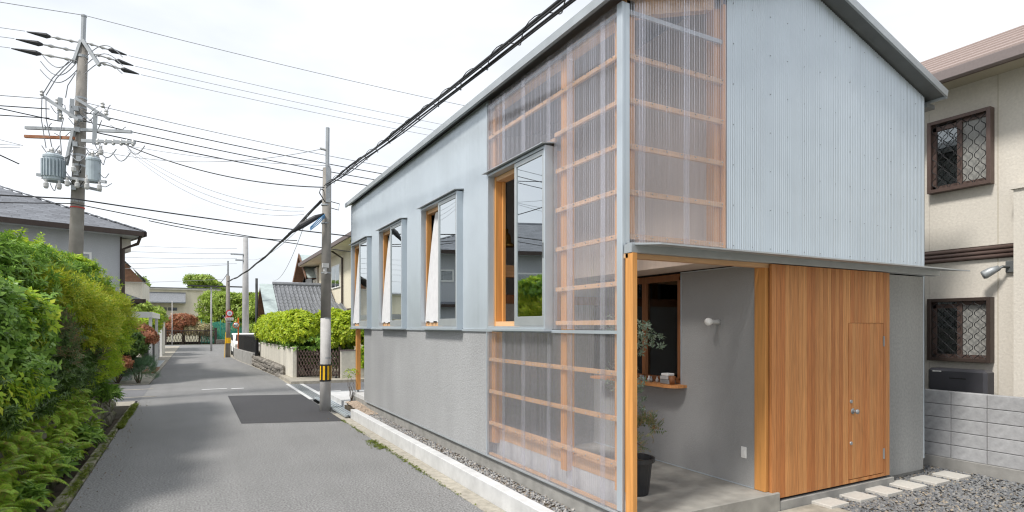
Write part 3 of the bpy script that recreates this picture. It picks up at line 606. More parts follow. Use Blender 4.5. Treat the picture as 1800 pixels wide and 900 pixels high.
# eave and roof
MB().box(9.14, NX - .001, -8, 13.4, 5.46, 5.475).build('soffit', 'soffit', NH)
MB().box(9.13, 9.16, -8, 13.4, 5.38, 5.47).build('fascia', 'brown_alu2', NH)
MB().box(9.03, 9.13, -8, 13.42, 5.38, 5.52).build('gutter', 'brown_gutter', NH, bevel=.01)
rx0, rz0, rx1, rz1 = 9.05, 5.525, 11.0, 6.55
nr = 7
for i in range(nr):
    u0, u1 = i / nr, (i + 1) / nr
    xa, za, xb, zb = rx0 + (rx1 - rx0) * u0, rz0 + (rz1 - rz0) * u0, rx0 + (rx1 - rx0) * u1, rz0 + (rz1 - rz0) * u1
    MB().prism([(xa, za), (xa, za + .028), (xb, zb + .006), (xb, zb - .02)], -8, 13.45, 'y').build('roof_panel', 'roof_pink', NH)
MB().add([(rx1, -8, rz1), (rx1, 13.45, rz1), (18, 13.45, 5.5), (18, -8, 5.5)], [(0, 1, 2, 3)]).build('roof_back', 'roof_pink', NH)
MB().add([(9.2, 13, 5.5), (18, 13, 5.5), (rx1, 13, rz1)], [(0, 1, 2)]).build('gable', 'siding', NH)
# windows with diamond grilles
def barred(y0, y1, z0, z1, dark, label):
    wd = MB(); f = .05; x0 = NX - .12
    wd.box(x0, NX + .02, y0, y0 + f, z0, z1).box(x0, NX + .02, y1 - f, y1, z0, z1).box(x0, NX + .02, y0 + f, y1 - f, z0, z0 + f).box(x0, NX + .02, y0 + f, y1 - f, z1 - f, z1)
    wd = wd.build('window', 'brown_alu' if dark else 'brown_alu2', NH, bevel=.003); wd['label'] = label
    MB().box(NX - .015, NX - .005, y0 + f, y1 - f, z0 + f, z1 - f).build('reveal', 'room_dark' , wd)
    ym = (y0 + y1) / 2
    MB().box(NX - .06, NX - .03, ym - .03, ym + .03, z0 + f, z1 - f).box(NX - .05, NX - .03, y0 + f, ym, z1 - f - .05, z1 - f).box(NX - .05, NX - .03, y0 + f, y1 - f, z0 + f, z0 + f + .05).box(NX - .05, NX - .03, y1 - f - .045, y1 - f, z0 + f, z1 - f).box(NX - .05, NX - .03, ym, y1 - f, z1 - f - .09, z1 - f - .03).build('sash', 'brown_alu2', wd)
    MB().box(NX - .026, NX - .022, y0 + f, ym - .02, z0 + f, z1 - f).build('pane', 'frost', wd)
    MB().box(NX - .031, NX - .027, ym + .02, y1 - f, z0 + f, z1 - f).build('pane', 'glass_dark', wd)
    gx = x0 + .018; nw = 9; n = 56; dz = (z1 - z0 - 2 * f)
    for k in range(nw):
        mb = MB(); yc = y0 + f + (k + .5) * (y1 - y0 - 2 * f) / nw; hw = (y1 - y0 - 2 * f) / nw / 2; pts = []
        per = dz / 5.0
        for j in range(n + 1):
            z = z0 + f + dz * j / n; ph = (z - z0) / per * 2 * math.pi
            tri = math.sin(ph) * .82 - math.sin(3 * ph) * -.09
            pts.append((gx, min(max(yc + (1 if k % 2 else -1) * hw * 1.0 * tri, y0 + f * .8), y1 - f * .8), z))
        mb.tube(pts, .0055, 4, False).build('grille_bar', 'black', wd)
M['frost'] = mat('frost', (.30, .30, .285), .25, nscale=50, namt=.08, bump=.2, bscale=60)
barred(3.90, 4.69, 3.965, 5.02, False, 'upper barred window'); barred(3.90, 4.69, 1.49, 2.40, True, 'lower barred window')
def onsill(name, mb, m, label, cat): tag(mb.build(name, m, bevel=.006), label, cat)
onsill('kitchen_box', MB().box(NX - .020, NX - .016, 4.36, 4.58, 1.62, 1.96), 'porcelain', 'pale appliance seen through the left pane of the lower barred window', 'appliance')
# security light
sl = thing('security_light', 'grey security spot light on a bracket high on the beige wall', 'security light')
MB().box(NX - .05, NX, 3.66, 3.76, 2.72, 2.88).build('base', 'steel_dark', sl, bevel=.008); MB().tube([(NX - .05, 3.72, 2.80), (NX - .13, 3.76, 2.80), (NX - .16, 3.80, 2.77)], .018, 8).build('arm', 'steel_dark', sl)
MB().tube([(NX - .14, 3.79, 2.79), (NX - .18, 3.86, 2.75), (NX - .215, 3.93, 2.70), (NX - .225, 3.95, 2.69)], [.035, .055, .062, .05], 14).build('lamp_head', 'steel', sl, smooth=True)
# tank unit behind the block wall
wb = thing('water_heater', 'dark grey slim heater cabinet standing behind the concrete block wall', 'water heater')
M['heater'] = mat('heater', (.075, .075, .085), .4, .3, nscale=6, namt=.06)
MB().box(9.20, 9.45, 3.79, 4.50, .0, 1.405).build('body', 'heater', wb, bevel=.035)
MB().box(9.194, 9.20, 4.02, 4.22, 1.27, 1.285).build('vent_slot', 'black', wb)
lg = MB().box(9.196, 9.20, 4.32, 4.43, 1.355, 1.372).build('name_plate', 'white', wb); MB().box(9.1945, 9.196, 4.345, 4.352, 1.358, 1.369).box(9.1945, 9.196, 4.36, 4.40, 1.361, 1.366).build('plate_mark', 'steel_dark', lg)
# block wall
bw_ = thing('block_wall', 'grey concrete block wall between the gravel yard and the beige house', 'block wall')
MB().box(8.76, 8.88, -4, 12, -.2, 1.125).build('mortar_core', 'mortar', bw_)
MB().box(8.735, 8.90, -4, 12, -.2, .255).build('footing', 'concrete_dark', bw_, bevel=.006)
bm_ = None
for r in range(5):
    z = .258 + r * .176
    h = .168 if r < 4 else .165
    for c in range(20):
        y1 = 4.395 + 3.2 - c * .40
        if y1 < 1.2: break
        if bm_ is None:
            bm_ = MB().box(8.752, 8.89, -.392, 0, 0, .168).build('concrete_block', 'block', bw_, bevel=.004); bm_.location = (0, y1, z)
        else: copy_at(bm_, (random.uniform(-.0015, .0015), y1, z), bw_)
# ------------------------------------------------------------------ striped pole (near)
NP = thing('utility_pole', 'concrete utility pole with yellow and black striped band beside the house', 'utility pole')
bx, by = 2.67, 14.17
MB().tube([(bx, by, -.2), (bx + .01, by, 1.0), (bx + .015, by, 2.18)], [.128, .122, .118], 20).build('shaft_base', 'pole_pale', NP, smooth=True)
MB().tube([(bx + .015, by, 2.18), (bx + .045, by, 5.72)], [.116, .098], 20).build('shaft', 'pole', NP, smooth=True)
MB().tube([(bx + .045, by, 5.1), (bx + .06, by, 6.68)], [.045, .045], 8).box(bx - .0, bx + .1, by - .13, by - .09, 4.9, 5.75).build('steel_extension', 'steel', NP)
bd = MB().tube([(bx + .008, by, .70), (bx + .012, by, 1.10)], [.132, .129], 24).build('warning_band', 'black', NP)
for k in range(8):
    a0 = 2 * math.pi * k / 8 + .12; mb = MB()
    for j in range(4):
        a = a0 + j * .125; mb.v += [(bx + .009 + .1335 * math.cos(a), by + .1335 * math.sin(a), .735), (bx + .012 + .131 * math.cos(a), by + .131 * math.sin(a), 1.065)]
    for j in range(3): mb.f.append((2 * j, 2 * j + 2, 2 * j + 3, 2 * j + 1))
    mb.build('yellow_stripe', 'yellow', bd)
for z in (1.25, 2.18, 4.42, 4.85, 3.25): MB().tube([(bx + .02, by, z - .015), (bx + .02, by, z + .015)], [.128 - z * .004] * 2, 20).build('steel_band', 'steel', NP)
MB().box(bx - .09, bx + .05, by - .20, by - .12, 3.36, 3.46).tube([(bx - .02, by - .15, 3.38), (bx - .03, by - .15, 3.28), (bx + .0, by - .15, 3.22)], .04, 10).build('camera_box', 'porcelain', NP)
MB().tube([(bx + .05, by, 5.15), (bx - .12, by - .1, 5.2), (bx - .15, by - .12, 5.1), (bx - .02, by - .1, 4.9)], .012, 6).tube([(bx + .1, by, 4.95), (bx + .32, by - .05, 4.9), (bx + .3, by - .05, 4.75), (bx + .1, by, 4.8)], .01, 6).build('cable_loop', 'wire', NP)
MB().tube([(bx + .05, by, 6.15), (bx - .12, by, 6.17)], .03, 8).build('insulator', 'porcelain', NP)
MB().tube([(bx - .05, by - .1, 4.62), (bx - .25, by - .2, 4.5), (bx - .55, by - .1, 4.3), (bx - .8, by + .1, 4.12)], [.02, .06, .07, .02], 10).build('splice_case', 'wire', NP)
for k in range(3): MB().tube([(bx - .03, by - .12, 4.6 - .03 * k), (bx - .2, by - .30, 4.45 - .05 * k), (bx - .38, by - .26, 4.25 - .03 * k)], .011, 6).build('blue_cable', 'blue_cable', NP)
# ------------------------------------------------------------------ big pole (left)
BP = thing('utility_pole', 'tall weathered concrete pole with transformers and many cross arms behind the left hedge', 'utility pole')
qx, qy = -2.84, 18.6
def bp(z, dr=0, dn=0): # point on the leaning shaft; dr metres right as seen, dn towards the street
    z = float(np.interp(z, [0, 3.8, 6.05, 7.4, 8.1, 8.85, 10], [0, 5.03, 7.0, 7.85, 8.5, 9.3, 10])); l = .034 * z; return Vector((qx + .8791 * (l + dr) , qy - .4766 * (l + dr) - dn, z))
MB().tube([bp(-.3), bp(5), bp(8.85)], [.185, .142, .108], 20).build('shaft', 'pole', BP, smooth=True)
MB().tube([bp(8.2), bp(9.95)], .055, 10).tube([bp(9.93), bp(10.0)], .065, 10).build('steel_extension', 'steel', BP)
MB().tube([bp(3.80), bp(3.83)], .162, 20).build('red_band', 'red', BP)
for z in (4.0, 5.05, 5.35, 6.65, 7.0, 7.4, 8.5): MB().tube([bp(z - .03), bp(z + .03)], [.172 - z * .0056] * 2, 16).build('steel_band', 'steel', BP)
def arm(z, r0, r1, dn=.16, tilt=0, m='steel', s=.07): MB().bar(bp(z + tilt * r0, r0, dn), bp(z + tilt * r1, r1, dn), s, s).build('cross_arm', m, BP)
arm(6.05, -1.35, 1.35, .2, -.05); arm(5.78, -1.35, -.1, .24, -.04, 'rust'); arm(5.72, .1, 1.45, .22, -.04)
MB().bar(bp(7.35, -.9, .2), bp(6.3, .05, .45), .07, .07).build('cross_arm', 'steel', BP); MB().bar(bp(7.3, -.1, .22), bp(6.55, .75, .0), .07, .07).build('cross_arm', 'steel', BP)
MB().bar(bp(8.85, .02, .12), bp(8.25, .46, .12), .08, .08).bar(bp(8.85, -.02, .12), bp(8.3, -.2, .12), .07, .07).build('cross_arm', 'steel', BP)
for r, z0, z1 in ((-.48, 6.35, 7.3), (-.18, 6.5, 7.25), (.42, 5.6, 6.7)): MB().bar(bp(z0, r, .25), bp(z1, r, .25), .09, .05).build('arm_strut', 'steel', BP)
MB().bar(bp(5.0, -.28, .25), bp(6.0, -.12, .25), .07, .07).build('arm_strut', 'steel', BP)
arm(4.6, -1.0, .75, .26, -.12); arm(4.45, -.9, .6, .1, -.25)
# strain insulators: three each way
def insul(p, q):
    p = Vector(p); q = Vector(q); d = q - p; mb = MB()
    rs = [.015, .02, .045, .02, .02, .045, .02, .015, .055, .045, .03, .02]; ts = [0, .1, .16, .22, .36, .43, .5, .6, .62, .75, .85, 1]
    mb.tube([p + d * t for t in ts[:8]], rs[:8], 8); mb.build('insulator', 'porcelain', BP, smooth=True)
    MB().tube([p + d * .58, p + d * .66, p + d * .9, p + d * 1.05], [.03, .065, .035, .012], 6).build('dead_end_cover', 'wire', BP)
EN = []
for (ax, az), s in (((.08, 8.80), 0), ((.26, 8.54), 1), ((.42, 8.33), 2)):
    p = bp(az, ax, .12); q = p + Vector((.85, 0, -.12)); insul(p, q); EN.append((p + Vector((.93, 0, -.13)), 1))
for (ax, az), s in (((-.08, 8.80), 0), ((-.18, 8.6), 1), ((-.12, 8.36), 2)):
    p = bp(az, ax, .12); q = p + Vector((-1.0 - .12 * s, 0, .02)); insul(p, q); EN.append((q + Vector((-.08, 0, .01)), -1))
# transformers
def transformer(c, r, h, fins, label):
    r *= .84; h *= .86
    tr = MB().lathe(c, [(r * .9, 0), (r, .04), (r, h - .06), (r * 1.06, h - .05), (r * 1.06, h), (r * .6, h + .07)], 18).build('transformer', 'trans', BP, smooth=False); tr['label'] = label
    if fins:
        for k in range(22):
            a = 2 * math.pi * k / 22; MB().bar((c[0] + r * math.cos(a), c[1] + r * math.sin(a), c[2] + .1), (c[0] + r * math.cos(a), c[1] + r * math.sin(a), c[2] + h - .1), .03, .09, (math.cos(a), math.sin(a), 0)).build('cooling_fin', 'trans', tr)
    for k in range(3):
        a = k * 2.1 + .5; MB().lathe((c[0] + r * .55 * math.cos(a), c[1] + r * .55 * math.sin(a), c[2] + h + .03), [(.05, 0), (.05, .05), (.03, .06), (.045, .1), (.02, .16)], 8).build('bushing', 'porcelain', tr)
    for k in range(2): MB().lathe((c[0] - .12 + .26 * k, c[1] - r * .8, c[2] - .22), [(.035, 0), (.055, .04), (.055, .13), (.03, .16), (.03, .22)], 10).build('cut_out', 'porcelain', tr)
c1 = bp(4.5, -.56, .35); transformer(tuple(c1), .25, .74, True, 'ribbed grey transformer left of the pole')
c2 = bp(4.5, .43, .25); transformer(tuple(c2), .19, .68, False, 'smooth grey transformer right of the pole')
for k, (r, z) in enumerate(((-.2, 4.35), (.05, 4.3), (.3, 4.42), (.62, 5.25), (-.05, 4.75))): MB().lathe(tuple(bp(z, r, .4)), [(.03, 0), (.055, .03), (.055, .12), (.03, .15), (.03, .22)], 10).build('cut_out', 'porcelain', BP)
for r in (.5, .7, .9, 1.1, 1.25, 1.4): MB().lathe(tuple(bp(5.62 - .04 * r, r, .22)), [(.02, 0), (.045, .03), (.03, .08), (.045, .1), (.02, .16)], 8).build('pin_insulator', 'porcelain', BP)
for r, z in ((-.95, 7.38), (-.55, 7.05), (-.5, 6.75), (-.45, 6.45), (.7, 6.6), (.6, 6.9)): MB().lathe(tuple(bp(z, r, .25)), [(.03, 0), (.05, .03), (.035, .07), (.05, .1), (.02, .14)], 8).build('pin_insulator', 'porcelain', BP)
for a, b in (((-.95, 7.4), (-.3, 8.3)), ((-.85, 7.4), (-.2, 8.3)), ((-.35, 7.3), (-.12, 8.0)), ((-.95, 7.35), (-.8, 5.5)), ((-.85, 7.35), (-.65, 5.5)), ((-.38, 6.5), (-.4, 5.3))):
    MB().tube([bp(a[1], a[0], .25), bp((a[1] + b[1]) / 2, (a[0] + b[0]) / 2 - .06, .3), bp(b[1], b[0], .25)], .012, 5).build('down_lead', 'wire_thin', BP)
for k in range(7):
    r = -.9 + .36 * k; z = 5.55 - .1 * (k % 3); pts = [bp(z - .25 * math.sin(math.pi * j / 8), r + .45 * j / 8, .3) for j in range(9)]
    MB().tube(pts, .012, 5).build('jumper_loop', 'wire_thin', BP)
for s in (-1, 1):
    for k in range(3):
        pts = [bp(8.5 - .2 * k - s * .05 + (.28 if s > 0 else -.35) * math.sin(math.pi * j / 10), s * (.1 + .95 * j / 10) , .12) for j in range(11)]
        MB().tube(pts, .011, 5).build('jumper_loop', 'wire_thin', BP)
rj = random.Random(5)
for k in range(22):
    r0 = rj.uniform(-.7, .9); z0 = rj.uniform(4.4, 7.2); w0 = rj.uniform(-.5, .5); h0 = rj.uniform(.1, .35)
    MB().tube([bp(z0 - h0 * math.sin(math.pi * j / 8) - .1 * j / 8, r0 + w0 * j / 8, .2 + .08 * math.sin(j)) for j in range(9)], .009, 5).build('jumper_loop', 'wire' if k % 3 == 0 else 'wire_thin', BP)
for k in range(7): MB().box(*[c for pr_2 in zip(bp(4.35 + .42 * k, -.07 + .05 * (k % 3), .24) - Vector((.05, .04, .06)), bp(4.35 + .42 * k, -.07 + .05 * (k % 3), .24) + Vector((.05, .04, .06))) for c in pr_2]).build('clamp', 'steel', BP)
# ------------------------------------------------------------------ distant poles
def simple_pole(x, y, h, r, m, label, lean=0, ext=0):
    t = thing('utility_pole', label, 'utility pole'); MB().tube([(x, y, -.2), (x + lean, y, h)], [r, r * .72], 12).build('shaft', m, t, smooth=True)
    if ext: MB().tube([(x + lean, y, h - .3), (x + lean, y, h + ext)], r * .35, 8).build('steel_extension', 'steel', t)
    return t
PA = simple_pole(1.78, 41.3, 5.2, .15, 'pole', 'dark pole carrying the round red road sign, at the bend', 0, .95)
MB().tube([(1.78, 41.3, .9), (1.78, 41.3, 1.25)], .17, 12).build('yellow_band', 'yellow', PA); MB().tube([(1.78, 41.3, 2.4), (1.78, 41.3, 2.6)], .155, 12).build('red_band', 'red', PA)
MB().tube([(1.58, 41.1, .0), (1.64, 41.15, 1.6)], .022, 6).build('guy_guard', 'yellow', PA)
PB = simple_pole(3.05, 45.0, 8.2, .24, 'pole_grey', 'pale grey pole standing tall over the hedge behind the sign pole')
MB().bar((2.1, 44.9, 7.0), (3.1, 44.9, 7.0), .1, .1).build('cross_arm', 'steel', PB); MB().bar((2.4, 44.9, 6.6), (3.1, 44.9, 6.6), .1, .1).build('cross_arm', 'steel', PB)
PC = simple_pole(1.05, 52, 5.2, .075, 'pole_grey', 'thin pale pole with a long arm, left of the sign pole')
MB().bar((-.6, 51.9, 5.15), (3.6, 51.9, 5.15), .1, .1).build('cross_arm', 'wire', PC)
simple_pole(2.62, 31.3, 4.35, .08, 'wire', 'slim black pole beside the tiled gable roof')
simple_pole(-2.2, 70, 4.6, .045, 'pole_pale', 'short white pole in front of the cream hall')
# road sign, mirror
rs_ = thing('road_sign', 'round red ringed road sign with a white plate under it', 'road sign')
def disc(c, r, th, m, name, par, n=24): return MB().tube([(c[0], c[1] - th / 2, c[2]), (c[0], c[1] + th / 2, c[2])], r, n).build(name, m, par)
MB().box(1.70, 1.98, 41.1, 41.14, 2.2, 2.26).build('bracket', 'steel', rs_)
disc((1.86, 41.08, 2.80), .22, .03, 'red', 'ring', rs_); disc((1.86, 41.06, 2.80), .155, .02, 'signface', 'face', rs_)
MB().bar((1.82, 41.045, 2.72), (1.84, 41.045, 2.88), .03, .01).bar((1.90, 41.045, 2.72), (1.88, 41.045, 2.88), .03, .01).bar((1.80, 41.045, 2.79), (1.92, 41.045, 2.79), .01, .03).build('symbol', 'trans', rs_)
sp = MB().box(1.63, 2.09, 41.06, 41.09, 2.36, 2.53).build('plate', 'white', rs_); MB().box(1.67, 1.76, 41.05, 41.06, 2.41, 2.48).box(1.79, 1.88, 41.05, 41.06, 2.41, 2.48).box(1.91, 2.05, 41.05, 41.06, 2.42, 2.47).build('plate_text', 'steel_dark', sp)
rm = thing('road_mirror', 'round traffic mirror on an orange post beside the dark fence', 'road mirror')
MB().tube([(2.25, 39.0, 0), (2.25, 39.0, 2.5)], .04, 10).build('post', 'orange', rm)
MB().tube([(2.12, 38.92, 2.05), (2.12, 38.86, 2.05), (2.12, 38.80, 2.05)], [.14, .19, .20], 20).build('hood', 'orange', rm); MB().tube([(2.12, 38.80, 2.05), (2.12, 38.76, 2.05), (2.12, 38.72, 2.05)], [.165, .14, .04], 20).build('mirror_face', 'mirror', rm, smooth=True)
MB().box(2.08, 2.25, 38.9, 38.96, 2.0, 2.1).build('bracket', 'steel', rm)
# parked white car, partly hidden behind the sign pole
cx, cy = 2.98, 43.9
CAR = thing('parked_car', 'white car parked at the bend, half hidden by the pole and fence', 'car')
pf = [(-2.1, .35), (-2.1, .75), (-2.0, .9), (-1.25, 1.0), (-.65, 1.45), (.9, 1.5), (1.7, 1.05), (2.05, .95), (2.1, .4), (1.7, .25), (-1.7, .25)]
MB().prism([(cy + y, z) for y, z in pf], cx - .82, cx + .82, 'x').build('body', 'white', CAR, bevel=.04)
MB().prism([(cy + y, z) for y, z in [(-1.12, 1.02), (-.62, 1.38), (.85, 1.42), (1.5, 1.05)]], cx - .835, cx + .835, 'x').build('side_window', 'black', CAR)
MB().add([(cx - .7, cy - 1.27, 1.02), (cx + .7, cy - 1.27, 1.02), (cx + .62, cy - .70, 1.43), (cx - .62, cy - .70, 1.43)], [(0, 1, 2, 3)]).build('windscreen', 'black', CAR)
for s in (-1, 1):
    for y in (-1.35, 1.3):
        wh = MB().tube([(cx + s * .62, cy + y, .31), (cx + s * .84, cy + y, .31)], .31, 16).build('wheel', 'black', CAR); MB().tube([(cx + s * .84, cy + y, .31), (cx + s * .85, cy + y, .31)], .19, 12).build('rim', 'steel', wh)
    MB().box(cx + s * .6 - .16, cx + s * .6 + .16, cy - 2.13, cy - 2.0, .66, .82).build('headlight', 'porcelain', CAR, bevel=.02)
MB().box(cx - .45, cx + .45, cy - 2.13, cy - 2.05, .5, .62).build('grille', 'black', CAR)
# ------------------------------------------------------------------ right: walls, gate, fence
sw = thing('stone_wall', 'low rough stone wall at the road edge in front of the cream garden wall', 'stone wall')
def rwx(y): return np.interp(y, [24.3, 32, 36, 41.4], [2.86, 2.5, 2.22, 2.0])
MB().prism([(float(rwx(24.4)) + .12, 24.4), (float(rwx(32)) + .12, 32), (float(rwx(32)) + .5, 32), (float(rwx(24.4)) + .5, 24.4)], -.2, .34).build('core', 'stone', sw)
for r in range(3):
    y = 24.3 + .15 * (r % 2)
    while y < 32:
        l = random.uniform(.28, .5); rock((float(rwx(y)) + .1 + random.uniform(-.03, .03), y + l / 2, .04 + r * .15 + .012 * (y - 24)), .17, l * .54, .10, random.random()).build('stone', 'stone', sw); y += l
for x in (2.98, 3.16):
    for r in range(3): rock((x, 24.3, .04 + r * .15), .11, .12, .10, random.random()).build('stone', 'stone', sw)
cw = thing('low_wall', 'stained concrete base wall under the black picket fence', 'wall'); MB().prism([(float(rwx(32)), 32), (float(rwx(36)), 36), (float(rwx(41)) + .05, 40.5), (float(rwx(41)) + .3, 40.5), (float(rwx(32)) + .25, 32)], -.2, .62).build('body', 'concrete_dark', cw)
pf_ = thing('picket_fence', 'black picket fence on the low wall near the road mirror', 'fence')
ys = np.arange(31.2, 39.2, .22)
for y in ys:
    x = float(rwx(y)) + .15; MB().box(x - .015, x + .015, y - .07, y + .07, .64, 1.45).build('picket', 'black', pf_)
for z in (.75, 1.35): MB().tube([(float(rwx(y)) + .18, y, z) for y in (31.2, 34, 36, 39.1)], .02, 6).build('rail', 'black', pf_)
gwl = thing('garden_wall', 'cream rendered garden wall along the road under the bright hedge', 'wall'); MB().prism([(3.12, 22.75), (2.78, 31.4), (2.95, 31.4), (3.29, 22.75)], -.1, 1.18).build('body', 'cream_wall', gwl, bevel=.012); MB().prism([(3.10, 22.72), (2.76, 31.42), (2.97, 31.42), (3.31, 22.72)], 1.181, 1.215).build('coping', 'cream_wall', gwl)
gwr = thing('garden_wall', 'cream rendered garden wall right of the lattice gate, behind the orange post', 'wall'); MB().box(4.60, 11, 21.45, 21.6, -.1, 1.10).build('body', 'cream_wall', gwr, bevel=.012); MB().box(4.58, 11, 21.43, 21.62, 1.101, 1.13).build('coping', 'brown_gutter', gwr)
gt = thing('folding_gate', 'brown folding lattice gate between the two cream garden walls', 'gate')
g0, g1 = Vector((3.30, 22.72, .12)), Vector((4.58, 21.6, .12))
for p in (g0, g0.lerp(g1, .70), g1): MB().bar(p, p + Vector((0, 0, 1.12)), .07, .07).build('gate_post', 'brown_alu', gt)
ng = 13
for i in range(-4, ng):
    for s in (0, 1):
        u0, u1 = i / ng, (i + 4) / ng; z0, z1 = (0.05, 1.0) if s else (1.0, .05)
        a, b = max(u0, 0), min(u1, 1)
        za = z0 + (z1 - z0) * (a - u0) / (u1 - u0); zb = z0 + (z1 - z0) * (b - u0) / (u1 - u0)
        off = Vector((.02, .02, 0)) * s
        MB().bar(g0.lerp(g1, a) + Vector((0, 0, za)) + off, g0.lerp(g1, b) + Vector((0, 0, zb)) + off, .03, .022).build('lattice_bar', 'brown_alu2', gt)
for i in range(1, ng): p = g0.lerp(g1, i / ng); MB().bar(p + Vector((0, 0, .03)), p + Vector((0, 0, 1.05)), .016, .016).build('upright', 'brown_alu', gt)
for i in range(2): MB().lathe(tuple(g0.lerp(g1, .62 + .3 * i) + Vector((0, 0, -.02))), [(.03, 0), (.05, .03), (.03, .07)], 8).build('wheel', 'black', gt)
# tiled outbuilding
OB = thing('tiled_outbuilding', 'small gabled outbuilding with grey tiled roof behind the bright hedge', 'outbuilding')
ox0, ox1, oy0, ory, orz, oez = 2.93, 6.4, 30.3, 33.0, 4.12, 2.55
MB().box(3.45, 6.4, 31.0, 35.0, 0, 2.6).build('wall', 'cream', OB)
MB().add([(3.45, 31.0, 2.6), (3.45, 35, 2.6), (3.45, ory, 4.0)], [(0, 1, 2)]).build('gable', 'timber_brown', OB)
for i in range(7): MB().prism([(31.0 + i * .29, 2.6 + i * .2), (35 - i * .29, 2.6 + i * .2), (35 - i * .29 - .2, 2.78 + i * .2), (31.2 + i * .29, 2.78 + i * .2)], 3.40, 3.445, 'x').build('gable_board', 'timber_brown', OB)
sl_ = (orz - oez) / (ory - oy0)
MB().prism([(oy0, oez), (ory, orz), (35.7, oez), (35.7, oez - .1), (ory, orz - .12), (oy0, oez - .1)], ox0, ox1, 'x').build('roof_deck', 'timber_brown', OB)
MB().prism([(oy0 - .05, oez - .02), (ory, orz + .04), (ory, orz + .09), (oy0 - .05, oez + .04)], ox0 - .03, ox0 + .60, 'x').build('verge_metal', 'copper_green', OB)
tp = None
for c in range(14):
    for r in range(9):
        x = ox0 + .62 + c * .205; y = oy0 + r * .3; z = oez + sl_ * r * .3 + .03
        if tp is None:
            mb = MB(); n = 6; prof = [(0, 0), (.03, .045), (.075, .055), (.105, .02), (.15, .0), (.205, .01)]
            for yy_, lift in ((0, .035), (.33, .012)):
                for a, h in prof: mb.v.append((a, yy_, h + lift + sl_ * yy_))
            for j in range(n - 1): mb.f.append((j, j + 1, j + 1 + n, j + n))
            for a, h in prof: mb.v.append((a, 0, h))
            for j in range(n - 1): mb.f.append((12 + j, 12 + j + 1, j + 1, j))
            tp = mb.build('roof_tile', 'kawara', OB); tp.location = (x, y, z)
        else: copy_at(tp, (x, y, z), OB)
MB().tube([(ox0 + .6, ory, orz + .10), (ox1, ory, orz + .10)], .12, 8).build('ridge_tile', 'kawara', OB); MB().box(ox0 + .6, ox1, ory - .1, ory + .1, orz - .02, orz + .06).build('ridge_base', 'kawara', OB)
MB().box(ox0 + .3, ox1, oy0 - .11, oy0, oez - .05, oez + .01).build('gutter', 'brown_alu2', OB)
# small lower roof edge right of it
LR = thing('porch_roof', 'small tiled entrance roof between the outbuilding and the cream house', 'roof'); MB().prism([(27.6, 2.45), (29.8, 3.1), (29.8, 3.0), (27.6, 2.35)], 5.0, 6.45, 'x').build('deck', 'kawara', LR)
for c in range(7): MB().bar((5.1 + c * .21, 27.55, 2.47), (5.1 + c * .21, 29.8, 3.14), .09, .06).build('roof_tile', 'kawara', LR)
MB().box(4.98, 6.47, 27.5, 27.6, 2.28, 2.42).build('gutter', 'brown_alu2', LR); MB().box(5.1, 6.45, 28.0, 29.7, 0, 2.38).build('wall', 'cream_wall', LR)
# cream house
CH = thing('cream_house', 'cream two storey house with brown gutters behind the striped pole', 'house')
MB().box(6.5, 14, 25.2, 36.4, 0, 5.75).build('wall', 'cream', CH)
MB().box(5.7, 14.5, 24.4, 38.6, 5.72, 5.80).build('eave_soffit', 'cream', CH); MB().box(5.62, 5.72, 24.35, 38.6, 5.74, 5.92).build('gutter', 'brown_alu2', CH)
MB().add([(5.7, 24.4, 5.82), (5.7, 38.6, 5.82), (10, 38.6, 7.4), (10, 24.4, 7.4), (14.5, 24.4, 5.82), (14.5, 38.6, 5.82)], [(0, 1, 2, 3), (3, 2, 5, 4), (0, 3, 4), (1, 2, 5)]).build('roof', 'kawara', CH)
MB().box(6.47, 6.5, 25.2, 36.4, 2.55, 2.85).build('band_course', 'brown_alu2', CH)
for y in (29.7, 25.6): MB().tube([(6.42, y, 2.4), (6.42, y, 5.4), (5.9, y, 5.72)], .05, 8).build('downpipe', 'brown_alu', CH)
for y0, y1, z0, z1 in ((30.4, 32.4, 4.0, 5.2), (32.6, 34.0, 4.0, 5.2), (34.3, 35.3, 3.9, 5.0)):
    wd = MB().box(6.44, 6.52, y0, y1, z0, z1).build('window', 'white', CH)
    for k in range(2): MB().box(6.43, 6.44, y0 + .06 + k * (y1 - y0) / 2, y0 + (k + 1) * (y1 - y0) / 2 - .04, z0 + .06, z1 - .06).build('pane', 'glass_dark', wd)
# gable behind
MB().box(6.5, 10, 37, 43, 0, 5.6).build('rear_wing', 'cream_wall', CH)
MB().add([(5.9, 37.2, 4.95), (5.9, 42.8, 4.95), (5.9, 40, 6.65), (10, 37.2, 4.95), (10, 42.8, 4.95), (10, 40, 6.65)], [(0, 3, 5, 2), (2, 5, 4, 1)]).build('gable_roof', 'copper_green', CH)
MB().add([(6.5, 37.3, 4.9), (6.5, 42.7, 4.9), (6.5, 40, 6.55)], [(0, 1, 2)]).build('gable_board', 'timber_brown', CH)
MB().add([(5.9, 37.2, 4.90), (5.9, 42.8, 4.90), (5.9, 40, 6.60), (9.9, 37.2, 4.90), (9.9, 42.8, 4.90), (9.9, 40, 6.60)], [(0, 3, 5, 2), (2, 5, 4, 1)]).build('gable_soffit', 'timber_brown', CH)
for q in (37.2, 42.8): MB().bar((5.88, q, 4.93), (5.88, 40, 6.63), .04, .22).build('barge_board', 'timber_brown', CH)
MB().box(6.45, 6.5, 38.5, 41, 4.0, 5.1).build('window', 'steel_dark', CH)
